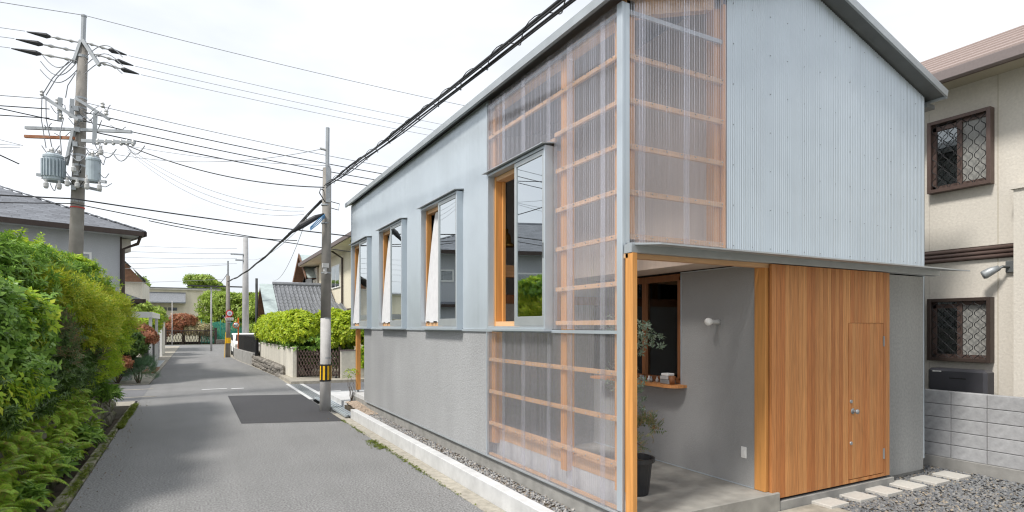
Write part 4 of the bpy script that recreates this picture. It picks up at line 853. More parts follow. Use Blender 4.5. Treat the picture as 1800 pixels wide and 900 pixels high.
# ------------------------------------------------------------------ left: grey house
GH = thing('grey_house', 'grey rendered two storey house with slate hip roof behind the left shrubs', 'house')
hx, hy = -2.40, 25.0
MB().box(-14, hx, hy, 36, 0, 5.32).build('wall', 'siding_grey', GH)
MB().box(-14.6, hx + .55, hy - .6, 36.6, 5.22, 5.30).build('eave_soffit', 'siding_grey', GH)
MB().box(-14.6, hx + .62, hy - .70, hy - .6, 5.20, 5.36).build('gutter', 'brown_alu', GH); MB().box(hx + .55, hx + .65, hy - .7, 36.6, 5.20, 5.36).build('gutter', 'brown_alu', GH)
MB().tube([(hx + .5, hy - .5, 5.2), (hx + .45, hy - .4, 4.95), (hx + .08, hy - .08, 4.75), (hx + .08, hy - .08, .2)], .055, 8).build('downpipe', 'brown_alu', GH); MB().box(hx, hx + .10, hy + .15, hy + .32, .2, 5.2).build('downpipe', 'brown_alu', GH)
mb = MB(); ex, ey, ez, rr = hx + .6, hy - .65, 5.34, 4.6
rz_ = ez + rr * .44
mb.add([(-14.6, ey, ez), (ex, ey, ez), (ex - rr, ey + rr, rz_), (-14.6 + rr, ey + rr, rz_), (ex, 36.6, ez), (ex - rr, 36.6 - rr, rz_), (-14.6, 36.6, ez), (-14.6 + rr, 36.6 - rr, rz_)], [(0, 1, 2, 3), (1, 4, 5, 2), (2, 5, 7, 3), (4, 6, 7, 5), (6, 0, 3, 7)])
mb.build('roof_deck', 'slate', GH)
sp_ = None; cnt = 0
for r in range(22):
    y = ey - .02 + r * .212; z = ez + .44 * r * .212 + .012; xr = ex - r * .212
    c = 0
    while True:
        x = ex - .455 * c - (.227 if r % 2 else 0) - .2275
        if x < -9.6: break
        c += 1
        if x > xr - .2: continue
        if sp_ is None:
            mb = MB(); mb.v = [(-.224, 0, .018), (.224, 0, .018), (.224, .26, .13), (-.224, .26, .13), (-.224, 0, 0), (.224, 0, 0)]; mb.f = [(0, 1, 2, 3), (4, 5, 1, 0)]
            sp_ = mb.build('slate', 'slate', GH); sp_.location = (x, y, z)
        else: copy_at(sp_, (x, y, z), GH)
        cnt += 1
for r in range(20):
    a = r * .235; p = Vector((ex - a, ey + a, ez + .44 * a + .05)); q = p + Vector((-.24, .24, .125)); MB().bar(p, q, .16, .035).build('hip_cap', 'slate', GH)
MB().tube([(-14.6 + rr, ey + rr, rz_ + .03), (ex - rr, ey + rr, rz_ + .03)], .08, 8).build('ridge_cap', 'slate', GH)
for x0, x1, z0, z1 in ((-3.9, -3.25, 4.0, 4.55), (-8.6, -5.2, 3.1, 4.45)):
    wd = MB().box(x0, x1, hy - .05, hy, z0, z1).build('window', 'white', GH); MB().box(x0 + .07, x1 - .07, hy - .055, hy - .05, z0 + .07, z1 - .07).build('pane', 'glass_dark', wd)
# shutter box on the road side and lower lean-to
MB().box(hx, hx + .45, hy + .4, hy + 1.6, 4.72, 5.18).build('shutter_box', 'siding', GH)
MB().box(-9, hx + .40, hy + .12, 30, 0, 3.0).build('porch_wall', 'siding_grey', GH)
MB().add([(-9, hy - .35, 2.95), (hx + .65, hy - .35, 2.95), (hx + .65, 30, 2.95), (hx + .0, hy + .5, 3.30), (-9, hy + .5, 3.30), (hx, 29, 3.30)], [(0, 1, 3, 4), (1, 2, 5, 3)]).build('lower_roof', 'slate', GH)
MB().box(-9, hx + .66, hy - .42, hy - .33, 2.84, 2.97).build('gutter', 'brown_alu', GH); MB().box(hx + .6, hx + .70, hy - .42, 30, 2.84, 2.97).build('gutter', 'brown_alu', GH)
MB().box(-9, hx + .62, hy - .35, 30, 2.84, 2.86).build('eave_soffit', 'siding_grey', GH); MB().tube([(hx + .5, hy - .3, 2.84), (hx + .25, hy + .5, 2.6), (hx + .25, hy + .55, .1)], .05, 8).build('downpipe', 'brown_alu', GH)
cz = Vector((hx, hy, 0)); RM = Matrix.Translation(cz) @ Matrix.Rotation(R(20), 4, 'Z') @ Matrix.Translation(-cz)   # the house stands askew to the street
for o in GH.children: o.matrix_basis = RM @ o.matrix_basis
# carport frame, block wall, gate pillars on the left
cf = thing('carport', 'white metal carport frame beside the grey house', 'carport')
for y in (29.2, 33.5): MB().box(-1.78, -1.66, y, y + .12, 0, 2.35).build('post', 'white', cf)
MB().box(-1.80, -1.64, 29.1, 35, 2.352, 2.60).build('beam', 'white', cf); MB().box(-5, -1.80, 29.1, 29.22, 2.352, 2.60).build('beam', 'white', cf); MB().box(-5, -1.8, 29.3, 35, 2.50, 2.53).build('canopy_sheet', 'steel_dark', cf)
MB().box(-2.9, -2.8, 30.5, 30.6, 0, 2.35).build('post', 'white', cf); MB().box(-2.9, -1.7, 30.5, 30.54, 1.75, 1.8).build('rail', 'white', cf)
bl_ = thing('block_wall', 'weathered grey block wall beside the left drain grate', 'block wall'); MB().box(-2.25, -2.05, 33.8, 43, -.1, 1.5).build('core', 'mortar', bl_)
for r in range(6):
    for c in range(20):
        y = 33.8 + c * .45 + (.2 if r % 2 else 0); MB().box(-2.04, -2.02, y, y + .42, .08 + r * .23, .29 + r * .23).build('concrete_block', 'block', bl_)
MB().box(-2.03, -1.98, 36, 37.0, .1, 1.35).build('panel', 'black', bl_)
gp = thing('gate_pillar', 'cream gate pillar with a flat cap further along the left verge', 'pillar'); MB().box(-2.9, -2.0, 47, 49.5, 0, 2.25).build('body', 'cream_wall', gp, bevel=.02); MB().box(-2.95, -1.95, 46.95, 49.55, 2.26, 2.36).build('cap', 'white', gp)
gp2 = thing('gate_pillar', 'small white pillar behind the grey block wall', 'pillar'); MB().box(-2.35, -1.95, 44, 44.4, 0, 2.0).build('body', 'white', gp2, bevel=.02); MB().box(-2.4, -1.9, 43.95, 44.45, 2.01, 2.1).build('cap', 'siding', gp2)
mlb = thing('red_kerb_step', 'reddish paved step at the left verge by the grey block wall', 'step'); MB().box(-1.98, -1.5, 28.6, 31.8, -.1, .09).build('tread', 'rust', mlb)
# far small gable house, cream hall
fh = thing('far_house', 'distant house with small grey gable roof beyond the grey house', 'house')
MB().box(-7.5, -3.6, 52, 60, 0, 5.4).build('wall', 'cream_wall', fh); MB().add([(-8, 51.3, 5.4), (-8, 60, 5.4), (-3.9, 60, 5.4), (-3.3, 51.3, 5.4), (-4.9, 51.3, 7.1), (-4.9, 60, 7.1)], [(0, 4, 5, 1), (3, 2, 5, 4)]).build('roof', 'kawara', fh); MB().add([(-6.8, 51.6, 5.3), (-3.5, 51.6, 5.3), (-4.9, 51.6, 7.0)], [(0, 1, 2)]).build('gable', 'timber_brown', fh)
hl = thing('cream_hall', 'long flat roofed cream hall closing the end of the street', 'building')
MB().box(-22, 2.6, 86, 100, 0, 6.6).build('wall', 'cream', hl); MB().box(-22.3, 2.9, 85.7, 100, 6.6, 6.85).build('parapet', 'cream_wall', hl); MB().box(-22.3, 2.9, 85.65, 85.7, 6.8, 6.9).build('coping', 'steel_dark', hl)
MB().prism([(84.3, 5.0), (86, 6.3), (86, 4.9), (84.3, 4.85)], -9, -1.2, 'x').build('lean_to_roof', 'kawara', hl); MB().box(-9, 2.5, 84.6, 86, 0, 3.1).build('front_wing', 'cream', hl); MB().box(-9.2, 2.7, 84.4, 86, 3.1, 3.3).build('wing_coping', 'cream_wall', hl)
for k in range(4):
    wd = MB().box(-6.6 + k * 1.15, -5.6 + k * 1.15, 85.95, 86, 3.95, 4.35).build('window', 'steel_dark', hl); MB().box(-6.55 + k * 1.15, -5.65 + k * 1.15, 85.94, 85.95, 4.0, 4.3).build('pane', 'glass_dark', wd)
# teal net fence, black fence far
tf = thing('net_fence', 'teal netting fence on posts at the end of the street', 'fence')
for k in range(8): MB().tube([(.5 + k * .95, 72.5, 0), (.5 + k * .95, 72.5, 2.7)], .05, 6).build('post', 'teal_post', tf)
for k in range(7): MB().add([(.55 + k * .95, 72.45, .1), (1.4 + k * .95, 72.45, .1), (1.4 + k * .95, 72.45, 2.2 + .3 * (k % 2)), (.55 + k * .95, 72.45, 2.4)], [(0, 1, 2, 3)]).build('net_panel', 'teal', tf)
ff = thing('lattice_fence', 'dark lattice fence under the reddish bush at the end of the street', 'fence')
for k in range(16): MB().bar((-2.9 + k * .26, 71.6, .05), (-2.5 + k * .26, 71.6, 1.5), .07, .04).build('slat', 'brown_alu', ff); MB().bar((-2.5 + k * .26, 71.64, .05), (-2.9 + k * .26, 71.64, 1.5), .07, .04).build('slat', 'brown_alu', ff)
for x in (-3.0, 1.75): MB().box(x, x + .25, 71.5, 71.75, 0, 1.8).build('post', 'brown_alu', ff)
MB().box(-3, 1.8, 71.55, 71.7, 1.45, 1.55).build('rail', 'brown_alu', ff)
fb = thing('low_wall', 'low dark block beside the teal net fence at the road end', 'wall'); MB().box(1.9, 3.4, 71.2, 71.6, 0, .5).build('body', 'stone', fb, bevel=.04)
# ------------------------------------------------------------------ foliage
def leaf_tpl(leaves):   # leaves: list of (origin, direction, normal, length, width)
    V = []
    for o, d, n, l, w_ in leaves:
        o = np.array(o, float); d = np.array(d, float); d /= np.linalg.norm(d); n = np.array(n, float); s = np.cross(d, n); s /= np.linalg.norm(s); n = np.cross(s, d)
        V.append([o, o + d * l * .45 + s * w_ / 2 + n * l * .06, o + d * l - n * l * .10, o + d * l * .45 - s * w_ / 2 + n * l * .06])
    return np.array(V).reshape(-1, 3)
def rosette(n, l, w_, rise=.45, seed=1):
    r = random.Random(seed); L_ = []
    for i in range(n):
        a = 2.399 * i; u = i / n; e = rise * (.3 + u) + r.uniform(-.15, .15)
        L_.append(((0, 0, .25 * l * u * 2), (math.cos(a) * math.cos(e), math.sin(a) * math.cos(e), math.sin(e)), (-math.cos(a) * math.sin(e), -math.sin(a) * math.sin(e), math.cos(e)), l * r.uniform(.75, 1.1), w_))
    return leaf_tpl(L_)
def spray(n, step, l, w_, seed=2, droop=.25):     # leaflets set along a drooping axis that points along +Z
    r = random.Random(seed); L_ = []
    for i in range(n):
        for s in (-1, 1):
            z = step * (i + .5 * (s > 0)); k = 1 - .45 * i / n
            L_.append(((0, -droop * z * z / (n * step), z), (s * .85, -.25 + r.uniform(-.2, .2), .55), (0, 1, .2), l * k * r.uniform(.8, 1.15), w_ * k))
    L_.append(((0, -droop * n * step, n * step), (0, -.4, 1), (0, 1, .3), l * .8, w_ * .7)); return leaf_tpl(L_)
TPL = {'ros': rosette(9, 1, .30), 'broad': rosette(7, 1, .5, .3, 3), 'spray': spray(5, .22, .5, .2), 'loose': rosette(5, 1, .42, .2, 5), 'needle': spray(7, .14, .35, .06, 6)}
def orient(axis, roll):
    a = axis / np.linalg.norm(axis, axis=1, keepdims=True); ref = np.where(np.abs(a[:, 2:3]) > .95, np.array([[1., 0, 0]]), np.array([[0, 0, 1.]]))
    x = np.cross(ref, a); x /= np.linalg.norm(x, axis=1, keepdims=True); y = np.cross(a, x)
    c, s = np.cos(roll)[:, None], np.sin(roll)[:, None]; return np.stack([x * c + y * s, -x * s + y * c, a], -1)   # columns
def foliage(clumps, n, tpl, size, m, parent=None, name='foliage', up=.4, jit=.5, depth=.45, lump=.34, roll=True, clip=None):
    C_ = np.array(clumps, float); wts = (C_[:, 3] * C_[:, 4] + C_[:, 4] * C_[:, 5] + C_[:, 3] * C_[:, 5]); idx = rng.choice(len(C_), n, p=wts / wts.sum())
    d = rng.normal(0, 1, (n, 3)); d /= np.linalg.norm(d, axis=1, keepdims=True); d[:, 2] = np.where(d[:, 2] < -.55, -d[:, 2], d[:, 2])
    # uneven outline: a few dozen random bumps per clump
    B = rng.normal(0, 1, (34, 3)); B /= np.linalg.norm(B, axis=1, keepdims=True); amp = rng.uniform(-1, 1, 34)
    bump = (np.exp(-(1 - d @ B.T) * 9) * amp).sum(1)
    rad = (1 - depth * rng.random(n) ** 1.8) * (1 + lump * bump) 
    P = C_[idx, :3] + d * C_[idx, 3:6] * rad[:, None]
    if clip is not None: k = clip(P); P, d = P[k], d[k]; n = len(P)
    ax = d + np.array([0, 0, up]) + rng.normal(0, jit, (n, 3))
    Rm = orient(ax, rng.uniform(0, 6.283, n) if roll else rng.normal(0, .35, n)); T = TPL[tpl]
    S = size * rng.uniform(.5, 1.4, n)
    V = np.einsum('nij,kj->nki', Rm, T) * S[:, None, None] + P[:, None]
    F = np.arange(n * len(T)).reshape(-1, 4)
    return npmesh(name, V.reshape(-1, 3), F, m, parent)
def stems(base, clumps, r, parent, n=7, name='stem', m='bark'):
    mb = MB(); base = Vector(base)
    for i in range(n):
        c = random.choice(clumps); e = Vector((c[0] + random.uniform(-.6, .6) * c[3], c[1] + random.uniform(-.6, .6) * c[4], c[2] + random.uniform(-.3, .5) * c[5])); b = base + Vector((random.uniform(-.1, .1), random.uniform(-.15, .15), 0)) * (r * 12)
        mid = b.lerp(e, .5) + Vector((random.uniform(-.1, .1), random.uniform(-.1, .1), .12)); mb.tube([b, b.lerp(mid, .5) + Vector((random.uniform(-.05, .05),) * 3), mid, e], [r, r * .85, r * .6, r * .22], 6)
    mb.build(name, m, parent, smooth=True)
def shoots(clumps, n, tpl, size, m, t, L_=.34, k=7, up=.8):
    C_ = np.array(clumps, float); idx = rng.choice(len(C_), n); d = rng.normal(0, 1, (n, 3)); d /= np.linalg.norm(d, axis=1, keepdims=True); d[:, 2] = np.abs(d[:, 2]) * .9 - .1
    P0 = C_[idx, :3] + d * C_[idx, 3:6] * .92; ax = d + np.array([0, 0, up]) + rng.normal(0, .3, (n, 3)); ax /= np.linalg.norm(ax, axis=1, keepdims=True); ln = L_ * rng.uniform(.5, 1.3, n)
    side = rng.normal(0, .25, (n, 3)); P = []; A = []
    for j in range(k):
        u = j / (k - 1); P.append(P0 + (ax * u + side * u * u) * ln[:, None] - np.array([0, 0, 1]) * (ln * u * u * .25)[:, None]); A.append(ax + side * 2 * u + rng.normal(0, .25, (n, 3)))
    P = np.concatenate(P); A = np.concatenate(A); T = TPL[tpl]; S = size * rng.uniform(.6, 1.0, len(P)); Rm = orient(A, rng.uniform(0, 6.28, len(P)))
    V = np.einsum('nij,kj->nki', Rm, T) * S[:, None, None] + P[:, None]; npmesh('shoots', V.reshape(-1, 3), np.arange(len(P) * len(T)).reshape(-1, 4), m, t)
def shrub(label, clumps, n, tpl, size, m, group=None, base=None, extra=(), r=.022, name='shrub', cat='shrub', sh=0, shm=None, **k):
    t = thing(name, label, cat, group)
    if group == HG and not sh: sh = 85
    if sh: shoots(clumps, sh, tpl, size * .9, shm or m, t, up=k.get('up', .4) + .3)
    foliage(clumps, n, tpl, size, m, t, **k)
    for (cl, n2, tp2, s2, m2) in extra: foliage(cl, n2, tp2, s2, m2, t, **k)
    c0 = clumps[0]; b = base or (min(c0[0], -2.15) if c0[0] < -1 and c0[1] < 18 else c0[0], c0[1], .5 if c0[1] < 18 and c0[0] < 0 else 0)
    stems(b, clumps, r, t, n=8); return t
HG = 'shrubs on the bank left of the road'
xl = lambda lim: (lambda P: P[:, 0] < lim + .25 * np.sin(P[:, 1] * 3.1) * .4 + .0 * P[:, 1])
shrub('tall lime green leafy shrub rising highest at the left edge of the photo', [(-3.2, 13.6, 3.15, .75, 1.0, .6), (-2.75, 12.6, 3.05, .5, .6, .45), (-3.6, 12.3, 3.0, .7, .8, .5)], 1700, 'loose', .115, 'lf_lime', HG, up=.3, lump=.35)
shrub('large dark green shrub with narrow glossy leaves at the left edge below the lime one', [(-2.55, 11.5, 2.55, .62, 1.05, .62), (-2.6, 10.4, 2.45, .6, .8, .7), (-3.0, 11.2, 2.7, .7, 1.0, .5)], 3600, 'ros', .10, 'lf_gloss', HG, up=.55)
shrub('dense bushy shrub with light tips just below the transformer pole', [(-2.35, 14.6, 2.95, .6, .95, .55), (-2.75, 13.6, 2.85, .6, .8, .5), (-2.1, 15.6, 2.6, .45, .7, .5)], 3600, 'ros', .085, 'lf_lime', HG, up=.5, extra=(([(-2.35, 14.6, 2.85, .55, .9, .5), (-2.5, 13.6, 2.75, .6, .8, .5)], 1800, 'ros', .085, 'lf_gloss'),))
shrub('feathery yellow shrub with layered sprays leaning out toward the road', [(-2.15, 11.4, 2.5, .45, .9, .36), (-2.0, 12.6, 2.35, .50, .95, .34), (-1.85, 13.6, 2.15, .45, .9, .34), (-1.95, 14.4, 2.45, .42, .7, .28), (-1.8, 12.9, 1.85, .42, .8, .3)], 6400, 'spray', .135, 'lf_yellow', HG, up=-.1, jit=.45, depth=.6, extra=(([(-2.05, 13.4, 2.1, .5, 1.2, .5)], 450, 'spray', .12, 'lf_olive'),))
shrub('feathery green shrub overhanging the ditch at the far end of the left bank', [(-1.85, 15.3, 2.05, .42, .9, .5), (-1.75, 16.2, 1.75, .36, .8, .5), (-1.9, 15.2, 1.4, .42, 1.0, .5), (-1.85, 16.4, 2.4, .3, .5, .35)], 4200, 'spray', .125, 'lf_lime', HG, up=-.1, jit=.45, depth=.6, extra=(([(-1.75, 15.6, 2.25, .42, .9, .4)], 1700, 'spray', .12, 'lf_yellow'),))
shrub('bright broad leaved shrub low at the left edge above the ferns', [(-2.15, 9.3, 1.85, .48, .85, .52), (-2.4, 8.4, 2.0, .6, .8, .6), (-2.05, 8.6, 1.35, .4, .8, .4)], 3000, 'broad', .095, 'lf_gloss', HG, up=.45, extra=(([(-2.15, 9.3, 1.95, .5, .85, .5)], 900, 'broad', .09, 'lf_lime'),))
shrub('dark shrub with bronze tinged leaves and bare red stems between bright neighbours', [(-2.1, 11.0, 1.6, .42, .8, .5), (-2.05, 10.4, 1.2, .38, .8, .4)], 2300, 'ros', .08, 'lf_dark', HG, up=.4, extra=(([(-2.05, 11.0, 1.7, .45, .8, .5)], 900, 'spray', .10, 'lf_olive'),))
shrub('dark olive shrub under the yellow sprays, just above the stone wall', [(-2.0, 13.0, 1.3, .36, 1.1, .45), (-2.0, 14.6, 1.0, .36, 1.2, .42), (-1.95, 12.0, 1.25, .36, .8, .4)], 3400, 'ros', .075, 'lf_dark', HG, up=.4, extra=(([(-1.95, 13.4, 1.35, .4, 1.6, .5)], 450, 'spray', .10, 'lf_olive'), ([(-1.9, 14.6, 1.1, .4, 1.3, .4)], 1500, 'spray', .1, 'lf_lime')))
shrub('deep green shrub filling the back of the left bank, behind the brighter ones', [(-3.1, 7.8, 1.6, .8, 1.3, 1.0), (-3.2, 9.6, 1.8, .8, 1.2, 1.0), (-2.9, 12.8, 1.7, .8, 1.6, 1.1), (-2.9, 15.6, 1.5, .8, 1.3, 1.0)], 4200, 'broad', .12, 'lf_dark', HG, up=.4, depth=.3)
shrub('low dark leaved shrub at the lower left corner among the ferns', [(-2.05, 7.6, 1.15, .4, .9, .42), (-2.0, 9.6, .95, .3, .8, .3)], 2200, 'ros', .075, 'lf_dark', HG, up=.4, extra=(([(-2.0, 8.0, 1.15, .4, 1.1, .35)], 700, 'loose', .09, 'lf_lime'),))
# ferns on the retaining wall
def frond_mesh(L_=.37, n=30, seed=0):
    r = random.Random(seed); V = []; F = []; 
    for i in range(n):
        u = (i + 1) / n; x = L_ * u; z = .34 * L_ * math.sin(u * 2.5) - .20 * L_ * u * u; wl = .25 * L_ * math.sin(math.pi * min(1, .12 + u * .88)) ** .8 * (1.05 - .25 * u)
        for s in (-1, 1):
            o = len(V); st = L_ / n * .78; dr = -.18 * wl
            V += [(x - st * .5, 0, z), (x + .10 * wl, s * wl * .5, z + .02 - dr * .15), (x + .30 * wl, s * wl, z + dr), (x + st * .5, 0, z)]; F.append((o, o + 1, o + 2, o + 3))
    o = len(V)
    for i in range(n): u = i / (n - 1); x = L_ * u; z = .34 * L_ * math.sin(u * 2.5) - .20 * L_ * u * u; V += [(x, -.004, z + .003), (x, .004, z + .003)]
    for i in range(n - 1): F.append((o + 2 * i, o + 2 * i + 1, o + 2 * i + 3, o + 2 * i + 2))
    me = bpy.data.meshes.new('frond'); me.from_pydata(V, [], F); me.materials.append(M['lf_fern']); return me
FM = [frond_mesh(seed=i) for i in range(3)]
WF = ['lowest', 'upper', 'middle', 'highest']
fern_pos = []
for i in range(66):
    y = 5.9 + i * .12 + random.uniform(-.1, .1); row = i % 3; z = (.02, .34, .62)[row] + random.uniform(-.06, .06) + max(0, (9 - y) * .03); fern_pos.append((-1.76 - .13 * row + random.uniform(-.05, .05), y, z))
for i, p in enumerate(fern_pos):
    t = thing('fern', 'green fern rooted ' + ['low beside the ditch', 'halfway up the wall', 'on top of the wall'][i % 3] + ', ' + ('at the lower left corner' if p[1] < 8 else 'below the bronze shrub' if p[1] < 10.5 else 'toward the side lane'), 'fern', 'ferns on the stone wall beside the ditch')
    nf = random.choice((8, 10, 12))
    for k in range(nf):
        f = bpy.data.objects.new('frond', FM[k % 3]); LINK(f); f.parent = t
        f.location = p; a = R(-115 + 230 * (k + random.uniform(-.8, .8)) / (nf - 1)); s = random.uniform(.55, 1.2)
        f.rotation_euler = (random.uniform(-.5, .5), random.uniform(-.85, .3), a); f.scale = (s, s, s)
# small leafy weeds by the ditch, and moss tufts
for i, (x, y, z, s, lb) in enumerate(((-1.62, 11.9, .0, 1.2, 'leafy weed in the ditch below the yellow shrub'), (-1.6, 9.9, .0, 1.0, 'leafy weed in the ditch among the ferns'), (-1.6, 7.9, -.02, 1.0, 'leafy weed in the ditch at the lower left corner'), (-1.72, 14.4, .42, 1.4, 'tall leafy weed growing from the stone wall near the side lane'), (-1.7, 15.7, .3, 1.2, 'leafy weed on the stone wall nearest the side lane'))):
    t = thing('weed', lb, 'weed'); foliage([(x, y, z + .12 * s, .13 * s, .2 * s, .12 * s)], 36, 'ros', .12 * s, 'lf_gloss', t, up=.9, jit=.3); stems((x, y, z - .1), [(x, y, z + .15 * s, .1, .1, .08)], .006, t, 4)
def tufts(n, xf, y0, y1, z, size, m, label, bias=None):
    y = y0 + (y1 - y0) * rng.random(n); 
    if bias is not None: k = rng.random(n) < bias(y); y = y[k]; n = len(y)
    P = np.stack([xf(y) + rng.normal(0, .022, n), y, np.full(n, z)], 1); Rm = orient(rng.normal(0, .5, (n, 3)) + np.array([0, 0, 1.]), rng.uniform(0, 6.28, n)); T = TPL['ros']; S = size * rng.uniform(.4, 1.3, n)
    V = np.einsum('nij,kj->nki', Rm, T) * S[:, None, None] + P[:, None]; stuff(tag(npmesh('moss', V.reshape(-1, 3), np.arange(n * len(T)).reshape(-1, 4), m), label, 'moss'))
def litter(n, xf, y0, y1, label):
    y = rng.uniform(y0, y1, n); P = np.stack([xf(y), y, np.full(n, .012) + rng.uniform(0, .008, n)], 1); Rm = orient(np.stack([rng.normal(0, 1, n), rng.normal(0, 1, n), rng.normal(0, .15, n)], 1), rng.uniform(0, 6.28, n)); T = TPL['loose'][:4] * np.array([1, 1, 1.]); S = rng.uniform(.012, .03, n)
    V = np.einsum('nij,kj->nki', Rm, T) * S[:, None, None] + P[:, None]; V[..., 2] = np.maximum(V[..., 2], .008); stuff(tag(npmesh('leaf_litter', V.reshape(-1, 3), np.arange(n * 4).reshape(-1, 4), 'dry_leaf'), label, 'leaves'))
litter(190, lambda y: -1.24 - .008 * (y - 8) + np.abs(rng.normal(0, .16, len(y))), 6, 18, 'dry fallen leaves scattered on the asphalt along the left kerb')
litter(60, lambda y: 2.70 - np.abs(rng.normal(0, .12, len(y))), 4, 13, 'few dry leaves on the asphalt along the right margin')
pat = lambda y: np.clip(.45 + .6 * np.sin(y * 1.3) * np.sin(y * .47 + 1) + .25 * np.sin(y * 4.1), .03, 1)
tufts(1500, lambda y: -1.30 - .008 * (y - 8), 5, 17.4, .02, .035, 'moss', 'yellowish moss and grass growing on the mossy left kerb', pat)
tufts(900, lambda y: -1.262 - .008 * (y - 8), 13.5, 17.4, .01, .05, 'moss', 'thicker moss tufts at the far end of the left kerb')
tufts(1500, lambda y: 2.722 + 0 * y, 3, 12.6, .004, .018, 'moss', 'thin line of green moss between the asphalt and the old concrete margin', pat)
tufts(260, lambda y: 2.66 + rng.normal(0, .05, len(y)), 9.3, 10.1, .004, .02, 'moss', 'small moss patch on the asphalt beside the old concrete margin')
V = None
# bush with red tips, conifer bush beyond the lane
shrub('rounded green bush with red new shoots beside the far side of the left lane', [(-2.15, 24.0, 1.35, .72, .9, .62), (-2.6, 24.3, 1.0, .8, .8, .8)], 3200, 'broad', .12, 'lf_dark', None, base=(-2.4, 24.2, 0), extra=(([(-1.6, 24.3, 1.6, .36, .5, .42)], 700, 'broad', .12, 'lf_red'), ([(-2.4, 23.5, .7, .5, .4, .3)], 260, 'broad', .12, 'lf_red')))
shrub('small grey green conifer bush at the corner of the left lane', [(-1.75, 23.9, .45, .42, .55, .42)], 1300, 'needle', .17, 'lf_conifer', None, base=(-1.75, 23.9, 0), up=.8)
# silvery potted tree in the porch
PT = thing('potted_plant', 'slender silvery leaved tree in a black pot behind the orange door post', 'potted plant')
pt = MB().lathe((3.92, 4.60, .302), [(.125, 0), (.135, .03), (.165, .33), (.19, .33), (.192, .37), (.17, .37), (.16, .32)], 22).build('pot', 'black_plastic', PT, smooth=False)
MB().lathe((3.92, 4.60, .60), [(.14, 0), (.15, .02), (.02, .03)], 16).build('soil', 'soil', PT)
tk = MB(); tk.tube([(3.92, 4.60, .62), (3.94, 4.62, 1.2), (3.95, 4.66, 1.8), (3.98, 4.68, 2.12)], [.014, .012, .009, .004], 7); br = []
for i in range(11):
    z = 1.10 + i * .085; b = Vector((3.945, 4.63 + .02 * i / 12, z)); e = b + Vector((random.uniform(-.26, .16), random.uniform(-.25, .2), random.uniform(.03, .16))); br.append(e); tk.tube([b, b.lerp(e, .5) + Vector((0, 0, .04)), e], [.006, .005, .003], 5)
tk.build('stem', 'bark', PT, smooth=True)
foliage([(e.x, e.y, e.z, .12, .12, .10) for e in br] + [(4.04, 4.66, 1.9, .09, .1, .14)], 180, 'loose', .042, 'lf_silver', PT, up=.3)
foliage([(4.03, 4.62, .93, .16, .16, .14), (3.9, 4.6, .8, .1, .1, .1)], 85, 'spray', .085, 'lf_olive', PT, name='low_foliage', up=.6)
rd = thing('red_tray', 'small red tray lying behind the black plant pot', 'tray'); MB().box(4.02, 4.50, 5.2, 5.5, .305, .33).build('tray', 'red', rd, bevel=.008)
shrub('sapling with sparse leaves at the foot of the rear orange post', [(3.28, 14.2, .75, .16, .18, .18)], 11, 'loose', .085, 'lf_lime', None, base=(3.25, 14.0, .2), r=.006, name='sapling', cat='sapling')
# right hedges
def hedge(label, clumps, n, extra=(), m='lf_hedge', base=None): return shrub(label, clumps, n, 'broad', .115, m, None, base=base or (clumps[0][0] + .3, clumps[0][1], .1), extra=extra, name='hedge', cat='hedge', up=.45, lump=.12, depth=.3, r=.03)
hedge('long bright yellow green clipped hedge above the cream garden wall', [(3.55 - .035 * (y - 23), y, 1.78, .75, 1.05, .72) for y in np.arange(23.4, 32, 1.1)] + [(4.6, 23.3, 1.8, .8, .7, .72), (5.0, 24.5, 1.9, 1, 1, .7), (3.2, 32.2, 1.5, .5, .8, .5)], 12500, extra=(([(3.75 - .035 * (y - 23), y, 1.35, .75, 1.0, .5) for y in np.arange(23.4, 32, 1.1)] + [(4.7, 23.2, 1.3, .9, .5, .5)], 3500, 'broad', .115, 'lf_gloss'), ([(3.9, 23.2, .8, .6, .4, .5), (4.7, 22.9, .75, .5, .4, .5)], 800, 'broad', .12, 'lf_dark')))
hedge('tall loose green hedge behind the cream wall, right of the striped pole', [(5.2, 22.6, 1.75, .65, .6, .85), (6.2, 22.4, 1.9, .8, .6, .95), (7.2, 22.4, 2.0, .9, .6, .9), (4.6, 22.7, 1.5, .4, .4, .6)], 4600, extra=(([(6.0, 22.2, 2.2, .9, .5, .95)], 1200, 'broad', .12, 'lf_lime'),))
hedge('trailing creeper hanging on the right cream wall behind the orange post', [(5.45, 21.35, .75, .18, .10, .55)], 120, m='lf_lime')
# distant trees
def tree(label, x, y, h, clumps, n, size, m, r=.18, name='tree', extra=()):
    t = thing(name, label, 'tree'); foliage(clumps, n, 'loose', size, m, t, name='crown', up=.3, lump=.3, depth=.5)
    for (cl, n2, s2, m2) in extra: foliage(cl, n2, 'loose', s2, m2, t, name='crown', up=.3, lump=.3)
    tk = MB(); tk.tube([(x, y, -.3), (x + .1, y, h * .35), (x, y, h * .7)], [r, r * .8, r * .35], 8)
    for i in range(7): c = random.choice(clumps); tk.tube([(x + .05, y, h * (.25 + .05 * i)), ((x + c[0]) / 2, (y + c[1]) / 2, (h * .4 + c[2]) / 2 + .3), (c[0], c[1], c[2] + .2)], [r * .5, r * .35, r * .12], 6)
    tk.build('trunk', 'bark', t, smooth=True); return t
def blob(cx, cy, cz, rx, ry, rz, k, sub=.5):
    o = [(cx, cy, cz, rx * .75, ry * .75, rz * .75)]
    for i in range(k): a = random.uniform(0, 6.28); e = random.uniform(-.5, 1); o.append((cx + rx * .62 * math.cos(a), cy + ry * .62 * math.sin(a), cz + rz * .62 * e, rx * sub, ry * sub, rz * sub * .8))
    return o
